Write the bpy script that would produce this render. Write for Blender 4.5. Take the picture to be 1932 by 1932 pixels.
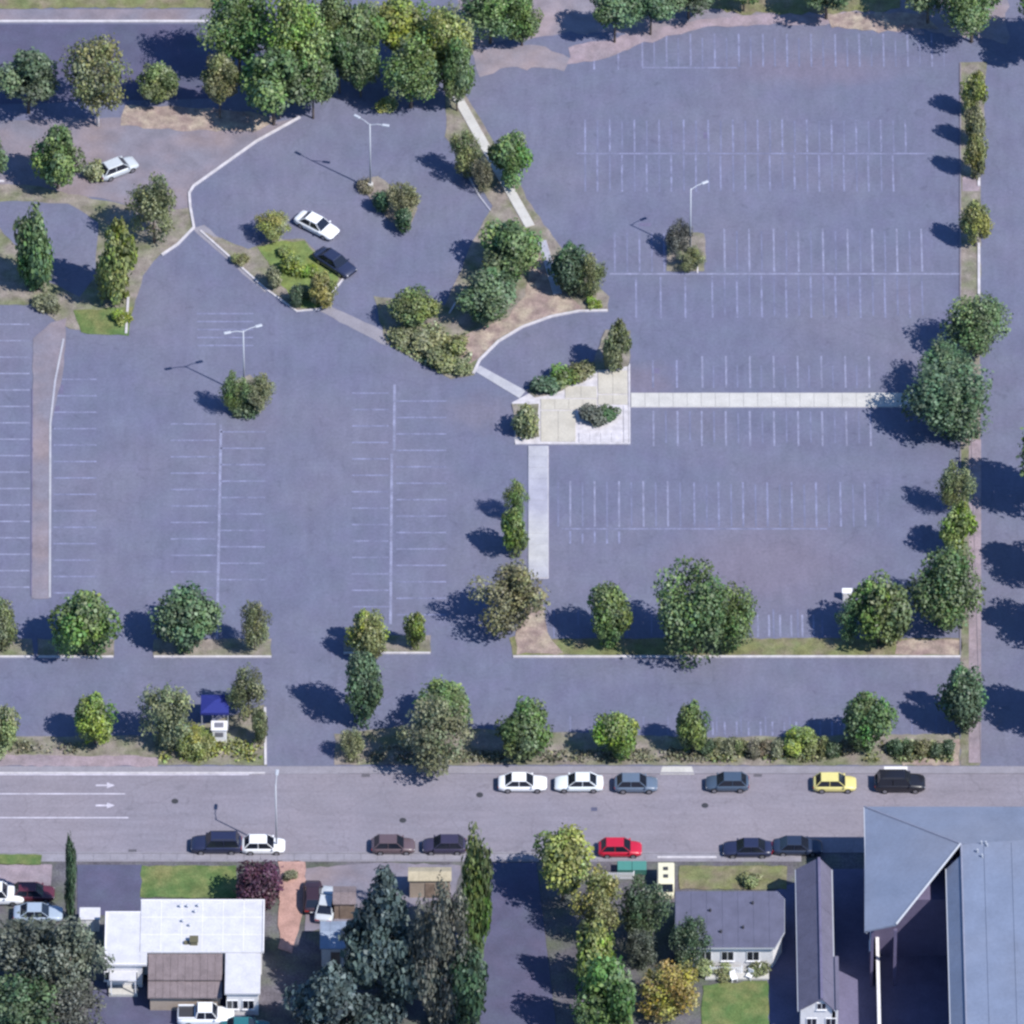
import bpy, bmesh, math, random
import numpy as np
from mathutils import Vector, Matrix
random.seed(7); rng = np.random.default_rng(7)
for o in list(bpy.data.objects): bpy.data.objects.remove(o)
SC = bpy.context.scene
COL = SC.collection

# ------------------------------------------------------------------ camera, sky, sun, exposure
TILT = math.radians(45.0); DIST = 1500.0; SPAN = 100.0
cam_d = bpy.data.cameras.new('camera'); cam = bpy.data.objects.new('camera', cam_d); COL.objects.link(cam)
CAM = Vector((0, -DIST*math.sin(TILT), DIST*math.cos(TILT)))
cam.location = CAM; cam.rotation_euler = (TILT, 0, 0)
cam_d.sensor_width = 36; cam_d.lens = 36*DIST/SPAN; cam_d.clip_start = 10; cam_d.clip_end = 6000
SC.camera = cam
SUN_EL = math.radians(51.0); SUN_S_OF_E = math.radians(34.5)
sun_dir = Vector((math.cos(SUN_EL)*math.cos(SUN_S_OF_E), -math.cos(SUN_EL)*math.sin(SUN_S_OF_E), math.sin(SUN_EL)))
w = bpy.data.worlds.new('World'); SC.world = w; w.use_nodes = True
nt = w.node_tree; nt.nodes.clear()
sky = nt.nodes.new('ShaderNodeTexSky'); sky.sky_type = 'NISHITA'; sky.sun_disc = False
sky.sun_elevation = SUN_EL; sky.sun_rotation = math.atan2(sun_dir.x, sun_dir.y)
sky.ozone_density = 10.0; sky.dust_density = 0.2; sky.air_density = 1.0
bg = nt.nodes.new('ShaderNodeBackground'); bg.inputs[1].default_value = 0.115
wo = nt.nodes.new('ShaderNodeOutputWorld')
nt.links.new(sky.outputs[0], bg.inputs[0]); nt.links.new(bg.outputs[0], wo.inputs[0])
sd = bpy.data.lights.new('sun', 'SUN'); sd.energy = 4.0; sd.angle = math.radians(0.5); sd.color = (1.0, 0.955, 0.90)
so = bpy.data.objects.new('sun', sd); COL.objects.link(so)
so.rotation_euler = sun_dir.to_track_quat('Z', 'Y').to_euler(); so.location = sun_dir*200
vs = SC.view_settings; vs.view_transform = 'Standard'; vs.look = 'None'; vs.gamma = 1.0; vs.use_curve_mapping = False
vs.exposure = 0.75
SC.cycles.max_bounces = 5; SC.cycles.diffuse_bounces = 2; SC.cycles.glossy_bounces = 2
SC.cycles.filter_width = 2.6

# ------------------------------------------------------------------ image coordinates: pixels cast to world points at height z, 19.32 pixels a metre
U = 19.32
_f = Vector((0, math.sin(TILT), -math.cos(TILT))); _u = Vector((0, math.cos(TILT), math.sin(TILT)))
def P(x, y, z=0.0):
    d = _f*DIST + Vector(((x-966)/1932*SPAN, 0, 0)) + _u*((966-y)/1932*SPAN)
    return CAM + d*((z-CAM.z)/d.z)

# ------------------------------------------------------------------ materials
MATS = {}
def nodes_mat(name):
    m = bpy.data.materials.new(name); m.use_nodes = True
    b = m.node_tree.nodes['Principled BSDF']; MATS[name] = m
    return m, m.node_tree, b
def surf(name, col, rough=0.9, var=0.18, scale=1.2, hue=0.0, fine=0.12, spec=0.2, metal=0.0, coat=0.0, bump=0.0, patch=None, patch_scale=0.12):
    """Diffuse-ish surface: base colour with patchy wear at two scales and an optional second colour in large worn patches."""
    m, t, b = nodes_mat(name); N = t.nodes; L = t.links
    b.inputs['Roughness'].default_value = rough; b.inputs['Specular IOR Level'].default_value = spec
    b.inputs['Metallic'].default_value = metal; b.inputs['Coat Weight'].default_value = coat
    tc = N.new('ShaderNodeTexCoord'); geo = N.new('ShaderNodeNewGeometry')
    def noise(s, d=4):
        n = N.new('ShaderNodeTexNoise'); n.inputs['Scale'].default_value = s; n.inputs['Detail'].default_value = d
        L.new(geo.outputs['Position'], n.inputs['Vector']); return n
    n1 = noise(scale); n2 = noise(scale*9, 3)
    mr = N.new('ShaderNodeMapRange'); mr.inputs[1].default_value = 0.25; mr.inputs[2].default_value = 0.75
    mr.inputs[3].default_value = 1-var; mr.inputs[4].default_value = 1+var; L.new(n1.outputs[0], mr.inputs[0])
    mr2 = N.new('ShaderNodeMapRange'); mr2.inputs[1].default_value = 0.25; mr2.inputs[2].default_value = 0.75
    mr2.inputs[3].default_value = 1-fine; mr2.inputs[4].default_value = 1+fine; L.new(n2.outputs[0], mr2.inputs[0])
    mul = N.new('ShaderNodeMath'); mul.operation = 'MULTIPLY'; L.new(mr.outputs[0], mul.inputs[0]); L.new(mr2.outputs[0], mul.inputs[1])
    src = None
    if patch:
        n3 = noise(patch_scale, 5); r3 = N.new('ShaderNodeMapRange'); r3.inputs[1].default_value = 0.42; r3.inputs[2].default_value = 0.66
        L.new(n3.outputs[0], r3.inputs[0])
        mx = N.new('ShaderNodeMix'); mx.data_type = 'RGBA'; L.new(r3.outputs[0], mx.inputs[0])
        mx.inputs[6].default_value = (*col, 1); mx.inputs[7].default_value = (*patch, 1); src = mx.outputs[2]
    hsv = N.new('ShaderNodeHueSaturation')
    if src: L.new(src, hsv.inputs['Color'])
    else: hsv.inputs['Color'].default_value = (*col, 1)
    L.new(mul.outputs[0], hsv.inputs['Value'])
    if hue:
        n4 = noise(scale*0.6, 2); r4 = N.new('ShaderNodeMapRange'); r4.inputs[1].default_value = 0.3; r4.inputs[2].default_value = 0.7
        r4.inputs[3].default_value = 0.5-hue; r4.inputs[4].default_value = 0.5+hue
        L.new(n4.outputs[0], r4.inputs[0]); L.new(r4.outputs[0], hsv.inputs['Hue'])
    L.new(hsv.outputs[0], b.inputs['Base Color'])
    if bump:
        bp = N.new('ShaderNodeBump'); bp.inputs['Strength'].default_value = bump; bp.inputs['Distance'].default_value = 0.05
        L.new(n2.outputs[0], bp.inputs['Height']); L.new(bp.outputs[0], b.inputs['Normal'])
    return m
def plain(name, col, rough=0.5, spec=0.5, metal=0.0, coat=0.0):
    m, t, b = nodes_mat(name); N = t.nodes; L = t.links
    b.inputs['Roughness'].default_value = rough; b.inputs['Specular IOR Level'].default_value = spec
    b.inputs['Metallic'].default_value = metal; b.inputs['Coat Weight'].default_value = coat
    tc = N.new('ShaderNodeTexCoord'); n = N.new('ShaderNodeTexNoise'); n.inputs['Scale'].default_value = 3.0; n.inputs['Detail'].default_value = 4
    L.new(tc.outputs['Object'], n.inputs['Vector'])
    mr = N.new('ShaderNodeMapRange'); mr.inputs[3].default_value = 0.9; mr.inputs[4].default_value = 1.1; L.new(n.outputs[0], mr.inputs[0])
    h = N.new('ShaderNodeHueSaturation'); h.inputs['Color'].default_value = (*col, 1); L.new(mr.outputs[0], h.inputs['Value'])
    L.new(h.outputs[0], b.inputs['Base Color']); return m
def asphalt(name, col, patch, stretch, crack=.07, hue=.010, var=.08, cscale=.13, worn=()):
    """Tarmac: large repair tones, wheel-worn streaks, fine aggregate, cracks and oil spots."""
    m, t, b = nodes_mat(name); N = t.nodes; L = t.links
    b.inputs['Roughness'].default_value = .92; b.inputs['Specular IOR Level'].default_value = .15
    geo = N.new('ShaderNodeNewGeometry')
    def noise(sc, d=4, src=None, dist=0):
        n = N.new('ShaderNodeTexNoise'); n.inputs['Scale'].default_value = sc; n.inputs['Detail'].default_value = d; n.inputs['Distortion'].default_value = dist
        L.new(src or geo.outputs['Position'], n.inputs['Vector']); return n.outputs[0]
    def rng_(src, a, c, lo, hi):
        r = N.new('ShaderNodeMapRange'); r.inputs[1].default_value = a; r.inputs[2].default_value = c; r.inputs[3].default_value = lo; r.inputs[4].default_value = hi
        L.new(src, r.inputs[0]); return r.outputs[0]
    def mul(a, c):
        x = N.new('ShaderNodeMath'); x.operation = 'MULTIPLY'; L.new(a, x.inputs[0]); L.new(c, x.inputs[1]); return x.outputs[0]
    mp = N.new('ShaderNodeMapping'); mp.inputs['Scale'].default_value = stretch; L.new(geo.outputs['Position'], mp.inputs['Vector'])
    v = mul(rng_(noise(.28), .25, .75, 1-var, 1+var), rng_(noise(2.2, 3, mp.outputs[0]), .25, .75, 1-var*.9, 1+var*.9))
    v = mul(v, rng_(noise(3.2, 5), .25, .75, .90, 1.10)); v = mul(v, rng_(noise(11, 2), .2, .8, .88, 1.12))
    # cracks
    wob = N.new('ShaderNodeTexNoise'); wob.inputs['Scale'].default_value = .5; wob.inputs['Detail'].default_value = 4; L.new(geo.outputs['Position'], wob.inputs['Vector'])
    ad = N.new('ShaderNodeVectorMath'); ad.operation = 'MULTIPLY_ADD'; ad.inputs[1].default_value = (3, 3, 0); L.new(wob.outputs['Color'], ad.inputs[0]); L.new(geo.outputs['Position'], ad.inputs[2])
    vo = N.new('ShaderNodeTexVoronoi'); vo.feature = 'DISTANCE_TO_EDGE'; vo.inputs['Scale'].default_value = cscale; L.new(ad.outputs[0], vo.inputs['Vector'])
    ck = rng_(vo.outputs['Distance'], .003, .012, 1-crack, 1.0)
    v = mul(v, ck)
    # oil spots
    vp = N.new('ShaderNodeTexVoronoi'); vp.inputs['Scale'].default_value = .42; L.new(ad.outputs[0], vp.inputs['Vector'])
    v = mul(v, rng_(vp.outputs['Distance'], .05, .16, .86, 1.0))
    mx = N.new('ShaderNodeMix'); mx.data_type = 'RGBA'; L.new(rng_(noise(.06, 5), .42, .64, 0, 1), mx.inputs[0]); mx.inputs[6].default_value = (*col, 1); mx.inputs[7].default_value = (*patch, 1)
    h = N.new('ShaderNodeHueSaturation'); L.new(mx.outputs[2], h.inputs['Color']); L.new(v, h.inputs['Value']); L.new(rng_(noise(.35, 2), .3, .7, .5-hue, .5+hue), h.inputs['Hue'])
    col_out = h.outputs[0]
    for cx, cy, rx, ry, pc in worn:                      # old mauve resurfacing, faded into the rest
        c = P(cx, cy); m2 = N.new('ShaderNodeMapping'); m2.vector_type = 'TEXTURE'; m2.inputs['Location'].default_value = (c.x, c.y, 0); m2.inputs['Scale'].default_value = (rx/U, ry/U*1.4, 50)
        L.new(ad.outputs[0], m2.inputs['Vector']); ln = N.new('ShaderNodeVectorMath'); ln.operation = 'LENGTH'; L.new(m2.outputs[0], ln.inputs[0])
        x = N.new('ShaderNodeMix'); x.data_type = 'RGBA'; L.new(rng_(ln.outputs['Value'], .35, 1.1, .75, 0), x.inputs[0]); L.new(col_out, x.inputs[6])
        hv = N.new('ShaderNodeHueSaturation'); hv.inputs['Color'].default_value = (*pc, 1); L.new(v, hv.inputs['Value']); L.new(hv.outputs[0], x.inputs[7]); col_out = x.outputs[2]
    L.new(col_out, b.inputs['Base Color']); return m
ASPH = asphalt('lot_asphalt', (.118, .125, .184), (.132, .133, .184), (.5, .12, 1), worn=((1480,1050,230,95,(.150,.134,.178)), (1560,110,200,40,(.145,.130,.178)), (1240,700,70,40,(.14,.125,.17)), (930,760,90,40,(.14,.132,.175))))
ROAD = asphalt('road_asphalt', (.186, .174, .208), (.202, .184, .212), (.05, .7, 1), crack=.12, cscale=.16)
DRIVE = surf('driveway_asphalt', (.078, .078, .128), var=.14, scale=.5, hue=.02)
WORN = surf('worn_asphalt', (.185, .170, .20), var=.2, scale=.6, hue=.02, patch=(.24, .195, .205), patch_scale=.2)
PAVE = surf('grey_pavement', (.215, .205, .235), var=.12, scale=.8)
WALLSHADE = surf('shade_toned_wall', (.12, .105, .175), rough=.6, var=.1)  # hall wall colour darkened to carry the shade of the courtyard
DARKLOT = surf('courtyard_paving', (.12, .112, .18), var=.15, scale=.5)
PATH = surf('worn_path', (.165, .155, .19), var=.18, scale=.5, hue=.02, patch=(.20, .165, .18), patch_scale=.15)
CONC = surf('concrete', (.42, .41, .39), var=.10, scale=.8)
CONC2 = surf('concrete_blue', (.295, .295, .355), var=.12, scale=.8, patch=(.37, .37, .375), patch_scale=.1)
PLAZA = surf('plaza_paving', (.40, .375, .325), var=.12, scale=.7)
KERB = surf('kerb_concrete', (.44, .42, .44), var=.2, scale=1.5)
PAINT = surf('worn_paint', (.160, .168, .255), var=.34, scale=.9, fine=.3)
PAINT3 = surf('faded_paint', (.135, .143, .22), var=.22, scale=.6, fine=.2)
PAINT2 = surf('line_paint', (.185, .192, .275), var=.3, scale=.9, fine=.3)
ROADPAINT = surf('road_paint', (.42, .40, .46), var=.25, scale=.8, fine=.2)
MULCH = surf('mulch', (.235, .18, .165), var=.3, scale=1.0, hue=.02, fine=.3, patch=(.30, .25, .20), patch_scale=.5, bump=.6)
SOIL = surf('dry_soil', (.20, .175, .155), var=.3, scale=.9, hue=.02, fine=.3, patch=(.13, .14, .08), patch_scale=.4, bump=.5)
DIRT = surf('pink_dirt', (.25, .20, .225), var=.22, scale=.8, hue=.02, fine=.2, patch=(.20, .17, .19), patch_scale=.25)
BRICKPATH = surf('brick_path', (.34, .21, .18), var=.22, scale=.8, fine=.25)
GRASS = surf('lawn_grass', (.085, .135, .045), var=.25, scale=.8, hue=.02, fine=.35, patch=(.14, .145, .06), patch_scale=.4, bump=.6)
GRASSB = surf('bright_grass', (.120, .165, .055), var=.28, scale=.9, hue=.02, fine=.35, patch=(.155, .185, .055), patch_scale=.5, bump=.6)
GRASS2 = surf('dry_grass', (.135, .145, .065), var=.3, scale=.9, hue=.02, fine=.35, patch=(.17, .145, .10), patch_scale=.5, bump=.6)
YARD = surf('yard_earth', (.105, .098, .115), var=.4, scale=.6, hue=.03, fine=.35, patch=(.075, .085, .06), patch_scale=.3, bump=.5)
ROOFBLUE = surf('slate_blue_roof', (.160, .192, .268), rough=.75, var=.11, scale=.35, fine=.07, patch=(.180, .200, .260), patch_scale=.06)
ROOFWHITE = surf('white_roof_membrane', (.47, .47, .50), rough=.7, var=.10, scale=.9, fine=.12)
ROOFBROWN = surf('brown_shingle', (.165, .135, .14), var=.18, scale=1.2, fine=.3)
ROOFGREY = surf('grey_shingle', (.118, .114, .165), var=.12, scale=.8, fine=.18)
ROOFFELT = surf('grey_roof_felt', (.098, .100, .148), var=.14, scale=.7, fine=.12)
ROOFPALE = surf('pale_blue_roof', (.21, .25, .32), var=.2, scale=.8)
WALLW = surf('white_wall', (.62, .61, .62), var=.06, scale=.6)
WALLG = surf('grey_wall', (.20, .21, .27), var=.08, scale=.6)
WALLT = surf('tan_wall', (.33, .27, .22), var=.12, scale=.8)
TAN = surf('tan_roof', (.33, .29, .21), var=.2, scale=.9, fine=.2)
WOOD = surf('weathered_wood', (.20, .15, .12), var=.25, scale=1.5)
BARK = surf('bark', (.12, .095, .08), var=.3, scale=3)
PALEBARK = surf('pale_bark', (.46, .44, .44), var=.25, scale=3)
GLASS = plain('dark_glass', (.012, .015, .025), rough=.12, spec=.5)
TYRE = plain('tyre_rubber', (.012, .012, .014), rough=.8, spec=.2)
RIM = plain('rim_metal', (.35, .35, .37), rough=.35, metal=.8)
LAMP = plain('headlight_lens', (.55, .55, .58), rough=.2)
TAIL = plain('taillight_lens', (.30, .012, .012), rough=.25)
GALV = plain('galvanised_steel', (.40, .42, .46), rough=.55, metal=.1)
WHITEM = plain('white_metal', (.72, .72, .74), rough=.4)
BLUEM = plain('blue_fabric', (.022, .03, .17), rough=.8, spec=.2)
TEALM = plain('teal_metal', (.06, .20, .17), rough=.5)
DARKM = plain('dark_metal', (.04, .04, .045), rough=.5)
SCREEN = plain('grey_screen', (.16, .16, .19), rough=.3)
VENTM = plain('vent_metal', (.10, .09, .05), rough=.6)
_paint = {}
def carpaint(col):
    if col not in _paint: _paint[col] = plain('car_paint', col, rough=.35, spec=.5, coat=.35)
    return _paint[col]
# foliage: one material; each crown's own leaf colour is its object colour, leaves and clumps vary about it
m, t, b = nodes_mat('foliage'); N = t.nodes; L = t.links
oi = N.new('ShaderNodeObjectInfo'); at = N.new('ShaderNodeAttribute'); at.attribute_name = 'tint'
h = N.new('ShaderNodeHueSaturation'); sx = N.new('ShaderNodeSeparateColor'); L.new(at.outputs['Color'], sx.inputs[0])
mv = N.new('ShaderNodeMapRange'); mv.inputs[3].default_value = .42; mv.inputs[4].default_value = 2.15; L.new(sx.outputs[0], mv.inputs[0])
mh = N.new('ShaderNodeMapRange'); mh.inputs[3].default_value = .445; mh.inputs[4].default_value = .545; L.new(sx.outputs[1], mh.inputs[0])
ms = N.new('ShaderNodeMapRange'); ms.inputs[3].default_value = .6; ms.inputs[4].default_value = 1.15; L.new(sx.outputs[2], ms.inputs[0])
L.new(oi.outputs['Color'], h.inputs['Color']); L.new(mv.outputs[0], h.inputs['Value']); L.new(mh.outputs[0], h.inputs['Hue']); L.new(ms.outputs[0], h.inputs['Saturation'])
L.new(h.outputs[0], b.inputs['Base Color']); b.inputs['Roughness'].default_value = .5; b.inputs['Specular IOR Level'].default_value = .4
tr = N.new('ShaderNodeBsdfTranslucent'); L.new(h.outputs[0], tr.inputs[0]); mx = N.new('ShaderNodeMixShader'); mx.inputs[0].default_value = .22
out = N['Material Output']; L.new(b.outputs[0], mx.inputs[1]); L.new(tr.outputs[0], mx.inputs[2]); L.new(mx.outputs[0], out.inputs[0])
FOL = MATS['foliage']
LEAF = dict(green=(.095,.150,.045), bright=(.135,.195,.035), olive=(.130,.150,.060), yellow=(.175,.200,.048), dark=(.058,.098,.048),
            teal=(.074,.126,.058), blue=(.066,.096,.090), brown=(.135,.136,.080), grey=(.108,.118,.090), maroon=(.060,.022,.040),
            gold=(.215,.185,.045), pale=(.155,.188,.085), deep=(.074,.130,.044), darkgrey=(.078,.090,.072))

# ------------------------------------------------------------------ object helpers
def tag(o, label=None, cat=None, group=None, kind=None):
    if label: o['label'] = label
    if cat: o['category'] = cat
    if group: o['group'] = group
    if kind: o['kind'] = kind
    return o
def empty(name, loc, rz=0.0, label=None, cat=None, group=None):
    o = bpy.data.objects.new(name, None); COL.objects.link(o); o.location = loc; o.rotation_euler = (0, 0, rz)
    o.empty_display_size = .5
    return tag(o, label, cat, group)
def link(name, mesh, mat, parent=None, loc=(0,0,0), rot=(0,0,0), scale=(1,1,1)):
    if not mesh.materials: mesh.materials.append(mat)
    o = bpy.data.objects.new(name, mesh); COL.objects.link(o)
    o.material_slots[0].link = 'OBJECT'; o.material_slots[0].material = mat
    o.location = loc; o.rotation_euler = rot; o.scale = scale
    if parent: o.parent = parent
    return o
def bm_mesh(bm, name='mesh', smooth=False):
    bmesh.ops.recalc_face_normals(bm, faces=bm.faces[:])
    me = bpy.data.meshes.new(name); bm.to_mesh(me); bm.free()
    if smooth: me.shade_smooth()
    return me
def add_box(bm, x0, x1, y0, y1, z0, z1, bev=0.0):
    r = bmesh.ops.create_cube(bm, size=1.0); vs_ = r['verts']
    bmesh.ops.scale(bm, vec=(x1-x0, y1-y0, z1-z0), verts=vs_)
    bmesh.ops.translate(bm, vec=((x0+x1)/2, (y0+y1)/2, (z0+z1)/2), verts=vs_)
    if bev:
        es = list({e for v in vs_ for e in v.link_edges})
        bmesh.ops.bevel(bm, geom=es, offset=bev, segments=1, affect='EDGES')
def box_mesh(*a, bev=0.0):
    bm = bmesh.new(); add_box(bm, *a, bev=bev); return bm_mesh(bm)
def add_tube(bm, p0, p1, r0, r1, n=8):
    p0 = Vector(p0); p1 = Vector(p1); d = (p1-p0); q = d.to_track_quat('Z', 'Y')
    a = [bm.verts.new(p0 + q @ Vector((r0*math.cos(2*math.pi*i/n), r0*math.sin(2*math.pi*i/n), 0))) for i in range(n)]
    c = [bm.verts.new(p1 + q @ Vector((r1*math.cos(2*math.pi*i/n), r1*math.sin(2*math.pi*i/n), 0))) for i in range(n)]
    for i in range(n): bm.faces.new((a[i], a[(i+1)%n], c[(i+1)%n], c[i]))
    bm.faces.new(a[::-1]); bm.faces.new(c)
def prism(pts, z0, z1):
    """pts: list of world (x,y); closed prism."""
    bm = bmesh.new()
    lo = [bm.verts.new((x, y, z0)) for x, y in pts]; hi = [bm.verts.new((x, y, z1)) for x, y in pts]
    bm.faces.new(hi); bm.faces.new(lo[::-1]); n = len(pts)
    for i in range(n): bm.faces.new((lo[i], lo[(i+1)%n], hi[(i+1)%n], hi[i]))
    return bm_mesh(bm)
def wpts(pts, z=0.0): return [tuple(P(x, y, z)[:2]) for x, y in pts]
def wobble(pts, step=14, amp=3.0):
    """Split the outline of a planted or worn area and jitter it so its edge is not ruler-straight."""
    out = []
    for i, (x, y) in enumerate(pts):
        x2, y2 = pts[(i+1) % len(pts)]; d = math.hypot(x2-x, y2-y); n = max(1, int(d/step))
        for k in range(n):
            t_ = k/n; out.append((x+(x2-x)*t_+random.uniform(-amp, amp), y+(y2-y)*t_+random.uniform(-amp, amp)*.7))
    return out
def area(name, pts, z, mat, h=.015, rough_edge=0.0, parent=None):
    if rough_edge: pts = wobble(pts, amp=rough_edge)
    o = link(name, prism(wpts(pts), z-h if z-h > 0 else 0.0005, z), mat, parent)
    if not parent: tag(o, kind='structure')
    return o
def ribbon(pts, wid, z0, z1):
    p = [Vector((*q, 0)) for q in wpts(pts)]; n = len(p); Lf, Rt = [], []
    for i in range(n):
        d = (p[min(i+1, n-1)]-p[max(i-1, 0)]).normalized(); s = Vector((-d.y, d.x, 0))*wid/2
        Lf.append(p[i]+s); Rt.append(p[i]-s)
    bm = bmesh.new()
    for i in range(n-1):
        a = [bm.verts.new((v.x, v.y, z)) for z in (z0, z1) for v in (Lf[i], Rt[i], Rt[i+1], Lf[i+1])]
        for f in ((4,5,6,7), (0,3,2,1), (0,1,5,4), (1,2,6,5), (2,3,7,6), (3,0,4,7)): bm.faces.new([a[k] for k in f])
    bmesh.ops.remove_doubles(bm, verts=bm.verts[:], dist=1e-4)
    return bm_mesh(bm)
def kerb(pts, wid=.22, h=.14, mat=KERB, parent=None, name='kerb'):
    o = link(name, ribbon(pts, wid, .001, h), mat, parent)
    if not parent: tag(o, kind='structure')
    return o

# ------------------------------------------------------------------ the ground
gm = bpy.data.meshes.new('ground'); R_ = 900
gm.from_pydata([(-R_,-R_,-.02), (R_,-R_,-.02), (R_,R_,-.02), (-R_,R_,-.02)], [], [(0,1,2,3)])
tag(link('ground', gm, YARD), kind='structure')
lot = area('parking_lot', [(-120,-60), (2060,-60), (2060,1448), (-120,1448)], .02, ASPH)
road = area('road', [(-120,1459), (2060,1459), (2060,1609), (-120,1609)], .02, ROAD)
def slabs(x0, x1, y0, y1, step, along, parent, mat, z=.13, gap=.016, name='paving_slab'):
    """Concrete slabs with open joints, one object per slab (alike slabs share their mesh)."""
    a = P(x0, y0); c = P(x1, y1); n = max(1, round((abs(c.x-a.x) if along == 'x' else abs(a.y-c.y))/step))
    if along == 'x': lw, lh = (c.x-a.x)/n, abs(a.y-c.y)
    else: lw, lh = (c.x-a.x), abs(a.y-c.y)/n
    me = box_mesh(-lw/2+gap/2, lw/2-gap/2, -lh/2+gap/2, lh/2-gap/2, .002, z, bev=.015)
    for i in range(n):
        p = (a.x+lw*(i+.5), (a.y+c.y)/2, random.uniform(-.012, .008)) if along == 'x' else ((a.x+c.x)/2, a.y-lh*(i+.5), random.uniform(-.012, .008))
        link(name, me, mat, parent, loc=p)
def base_of(name, x0, x1, y0, y1, mat):
    return area(name, [(x0,y0), (x1,y0), (x1,y1), (x0,y1)], .05, mat, h=.045)
# stall markings: every painted line is its own piece of the parking lot
def lines_v(xs, y0, y1, wid=.19, mat=PAINT):
    a, c = P(0, y0), P(0, y1); me = box_mesh(-wid/2, wid/2, -(a.y-c.y)/2, (a.y-c.y)/2, 0, .004)
    for x in xs:
        p = P(x, (y0+y1)/2); link('stall_line', me, mat, lot, loc=(p.x, (a.y+c.y)/2, .022))
def lines_h(ys, x0, x1, wid=.19, mat=PAINT):
    a, c = P(x0, 966), P(x1, 966)
    for y in ys:
        p, q = P(x0, y), P(x1, y)
        link('stall_line', box_mesh(0, q.x-p.x, -wid/2, wid/2, 0, .004), mat, lot, loc=(p.x, p.y, .022))
def ar(a, b_, s): return [a+s*i for i in range(int((b_-a)/s)+1)]
lines_v(ar(1121,1190,45.5), 92, 132); lines_v(ar(1212,1800,45.5), 64, 126)
lines_v(ar(1104,1720,46.5), 226, 287); lines_v(ar(1127,1730,46.5), 293, 362)
lines_v(ar(1367,1740,46.5), 432, 513, mat=PAINT2); lines_v(ar(1344,1725,46.5), 521, 600)
lines_v(ar(1160,1330,46.5), 440, 513); lines_v(ar(1200,1330,46.5), 523, 600)
lines_v(ar(1325,1672,45), 672, 732, mat=PAINT2); lines_v(ar(1232,1300,45), 680, 732)
lines_v(ar(1233,1650,45.5), 776, 842, mat=PAINT2)
lines_v(ar(1076,1290,46), 908, 994, mat=PAINT2); lines_v(ar(1310,1660,46), 910, 994)
lines_v(ar(1076,1180,23), 1002, 1026); lines_v(ar(1430,1550,21), 1160, 1202, mat=PAINT2)
lines_v(ar(1345,1600,22.5), 1362, 1388); lines_v([1790], 1372, 1418, mat=PAINT2)
lines_h([290], 1088, 1762); lines_h([517], 1150, 1812, wid=.22, mat=PAINT2); lines_h([998], 1060, 1560)
lines_h([128], 1212, 1390)
lines_h(ar(612,1130,31), -60, 56, mat=PAINT2)
lines_h(ar(716,1120,31), 101, 182); lines_h(ar(800,1110,31), 322, 408); lines_h(ar(815,1110,31), 416, 500)
lines_h(ar(742,1165,31), 664, 733); lines_h(ar(757,1165,31), 748, 842)
lines_h(ar(592,660,15), 372, 478)
lines_v([413], 800, 1222, wid=.26, mat=PAINT2); lines_v([744], 725, 850, wid=.26, mat=PAINT2); lines_v([738], 856, 1178, wid=.26, mat=PAINT2)
def faint(rows):
    """Older, half worn-off lines between the repainted ones: too faint to pick apart, one part."""
    bm = bmesh.new()
    for xs, y0, y1 in rows:
        for x in xs:
            p, q = P(x, y0), P(x, y1); add_box(bm, p.x-.08, p.x+.08, q.y, p.y, 0, .003)
    o = link('worn_line', bm_mesh(bm), PAINT3, lot, loc=(0, 0, .021)); o['kind'] = 'stuff'
faint([(ar(1127,1720,46.5), 228, 287), (ar(1104,1700,46.5), 293, 362), (ar(1390,1760,46.5), 436, 513), (ar(1367,1740,46.5), 521, 596), (ar(1183,1300,46.5), 440, 513),
       (ar(1346,1650,45), 690, 732), (ar(1256,1640,45.5), 776, 836), (ar(1053,1290,46), 910, 994), (ar(1333,1680,46), 914, 994), (ar(1234,1790,45.5), 72, 126), (ar(1045,1570,46), 1150, 1203), (ar(1030,1800,46), 1352, 1388)])
# manhole / repair patches seen in the asphalt
def patch(x, y, a, b_):
    link('repair_patch', box_mesh(-a/2, a/2, -b_/2, b_/2, 0, .003), DARKLOT, lot, loc=(*P(x, y)[:2], .021))
patch(1237, 700, .8, .7); patch(1332, 256, .5, .9); patch(1217, 424, 1.2, .5); patch(115, 735, .5, 1.3); patch(108, 772, .5, .9)
# road markings
for y, x1, wd in ((1498, 236, .16), (1543, 242, .16), (1461.5, 470, .2)):
    p = P(-110, y); q = P(x1, y); link('lane_line', box_mesh(0, q.x-p.x, -wd/2, wd/2, 0, .004), ROADPAINT, road, loc=(p.x, p.y, .022))
def arrow(x, y):
    bm = bmesh.new(); pts = [(-.9,.1), (.2,.1), (.2,.38), (.95,0), (.2,-.38), (.2,-.1), (-.9,-.1)]
    f = bm.faces.new([bm.verts.new((a, c, 0)) for a, c in pts]); r = bmesh.ops.extrude_face_region(bm, geom=[f])
    bmesh.ops.translate(bm, vec=(0,0,.004), verts=[v for v in r['geom'] if isinstance(v, bmesh.types.BMVert)])
    link('turn_arrow', bm_mesh(bm), ROADPAINT, road, loc=(*P(x, y)[:2], .022))
arrow(198, 1482); arrow(198, 1520)
def manhole(x, y, parent):
    bm = bmesh.new(); add_tube(bm, (0,0,0), (0,0,.006), .34, .34, 16); link('manhole_cover', bm_mesh(bm), DARKM, parent, loc=(*P(x, y)[:2], .018))
for x, y in ((330,1512), (760,1548), (1330,1520), (905,1500)): manhole(x, y, road)
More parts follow.
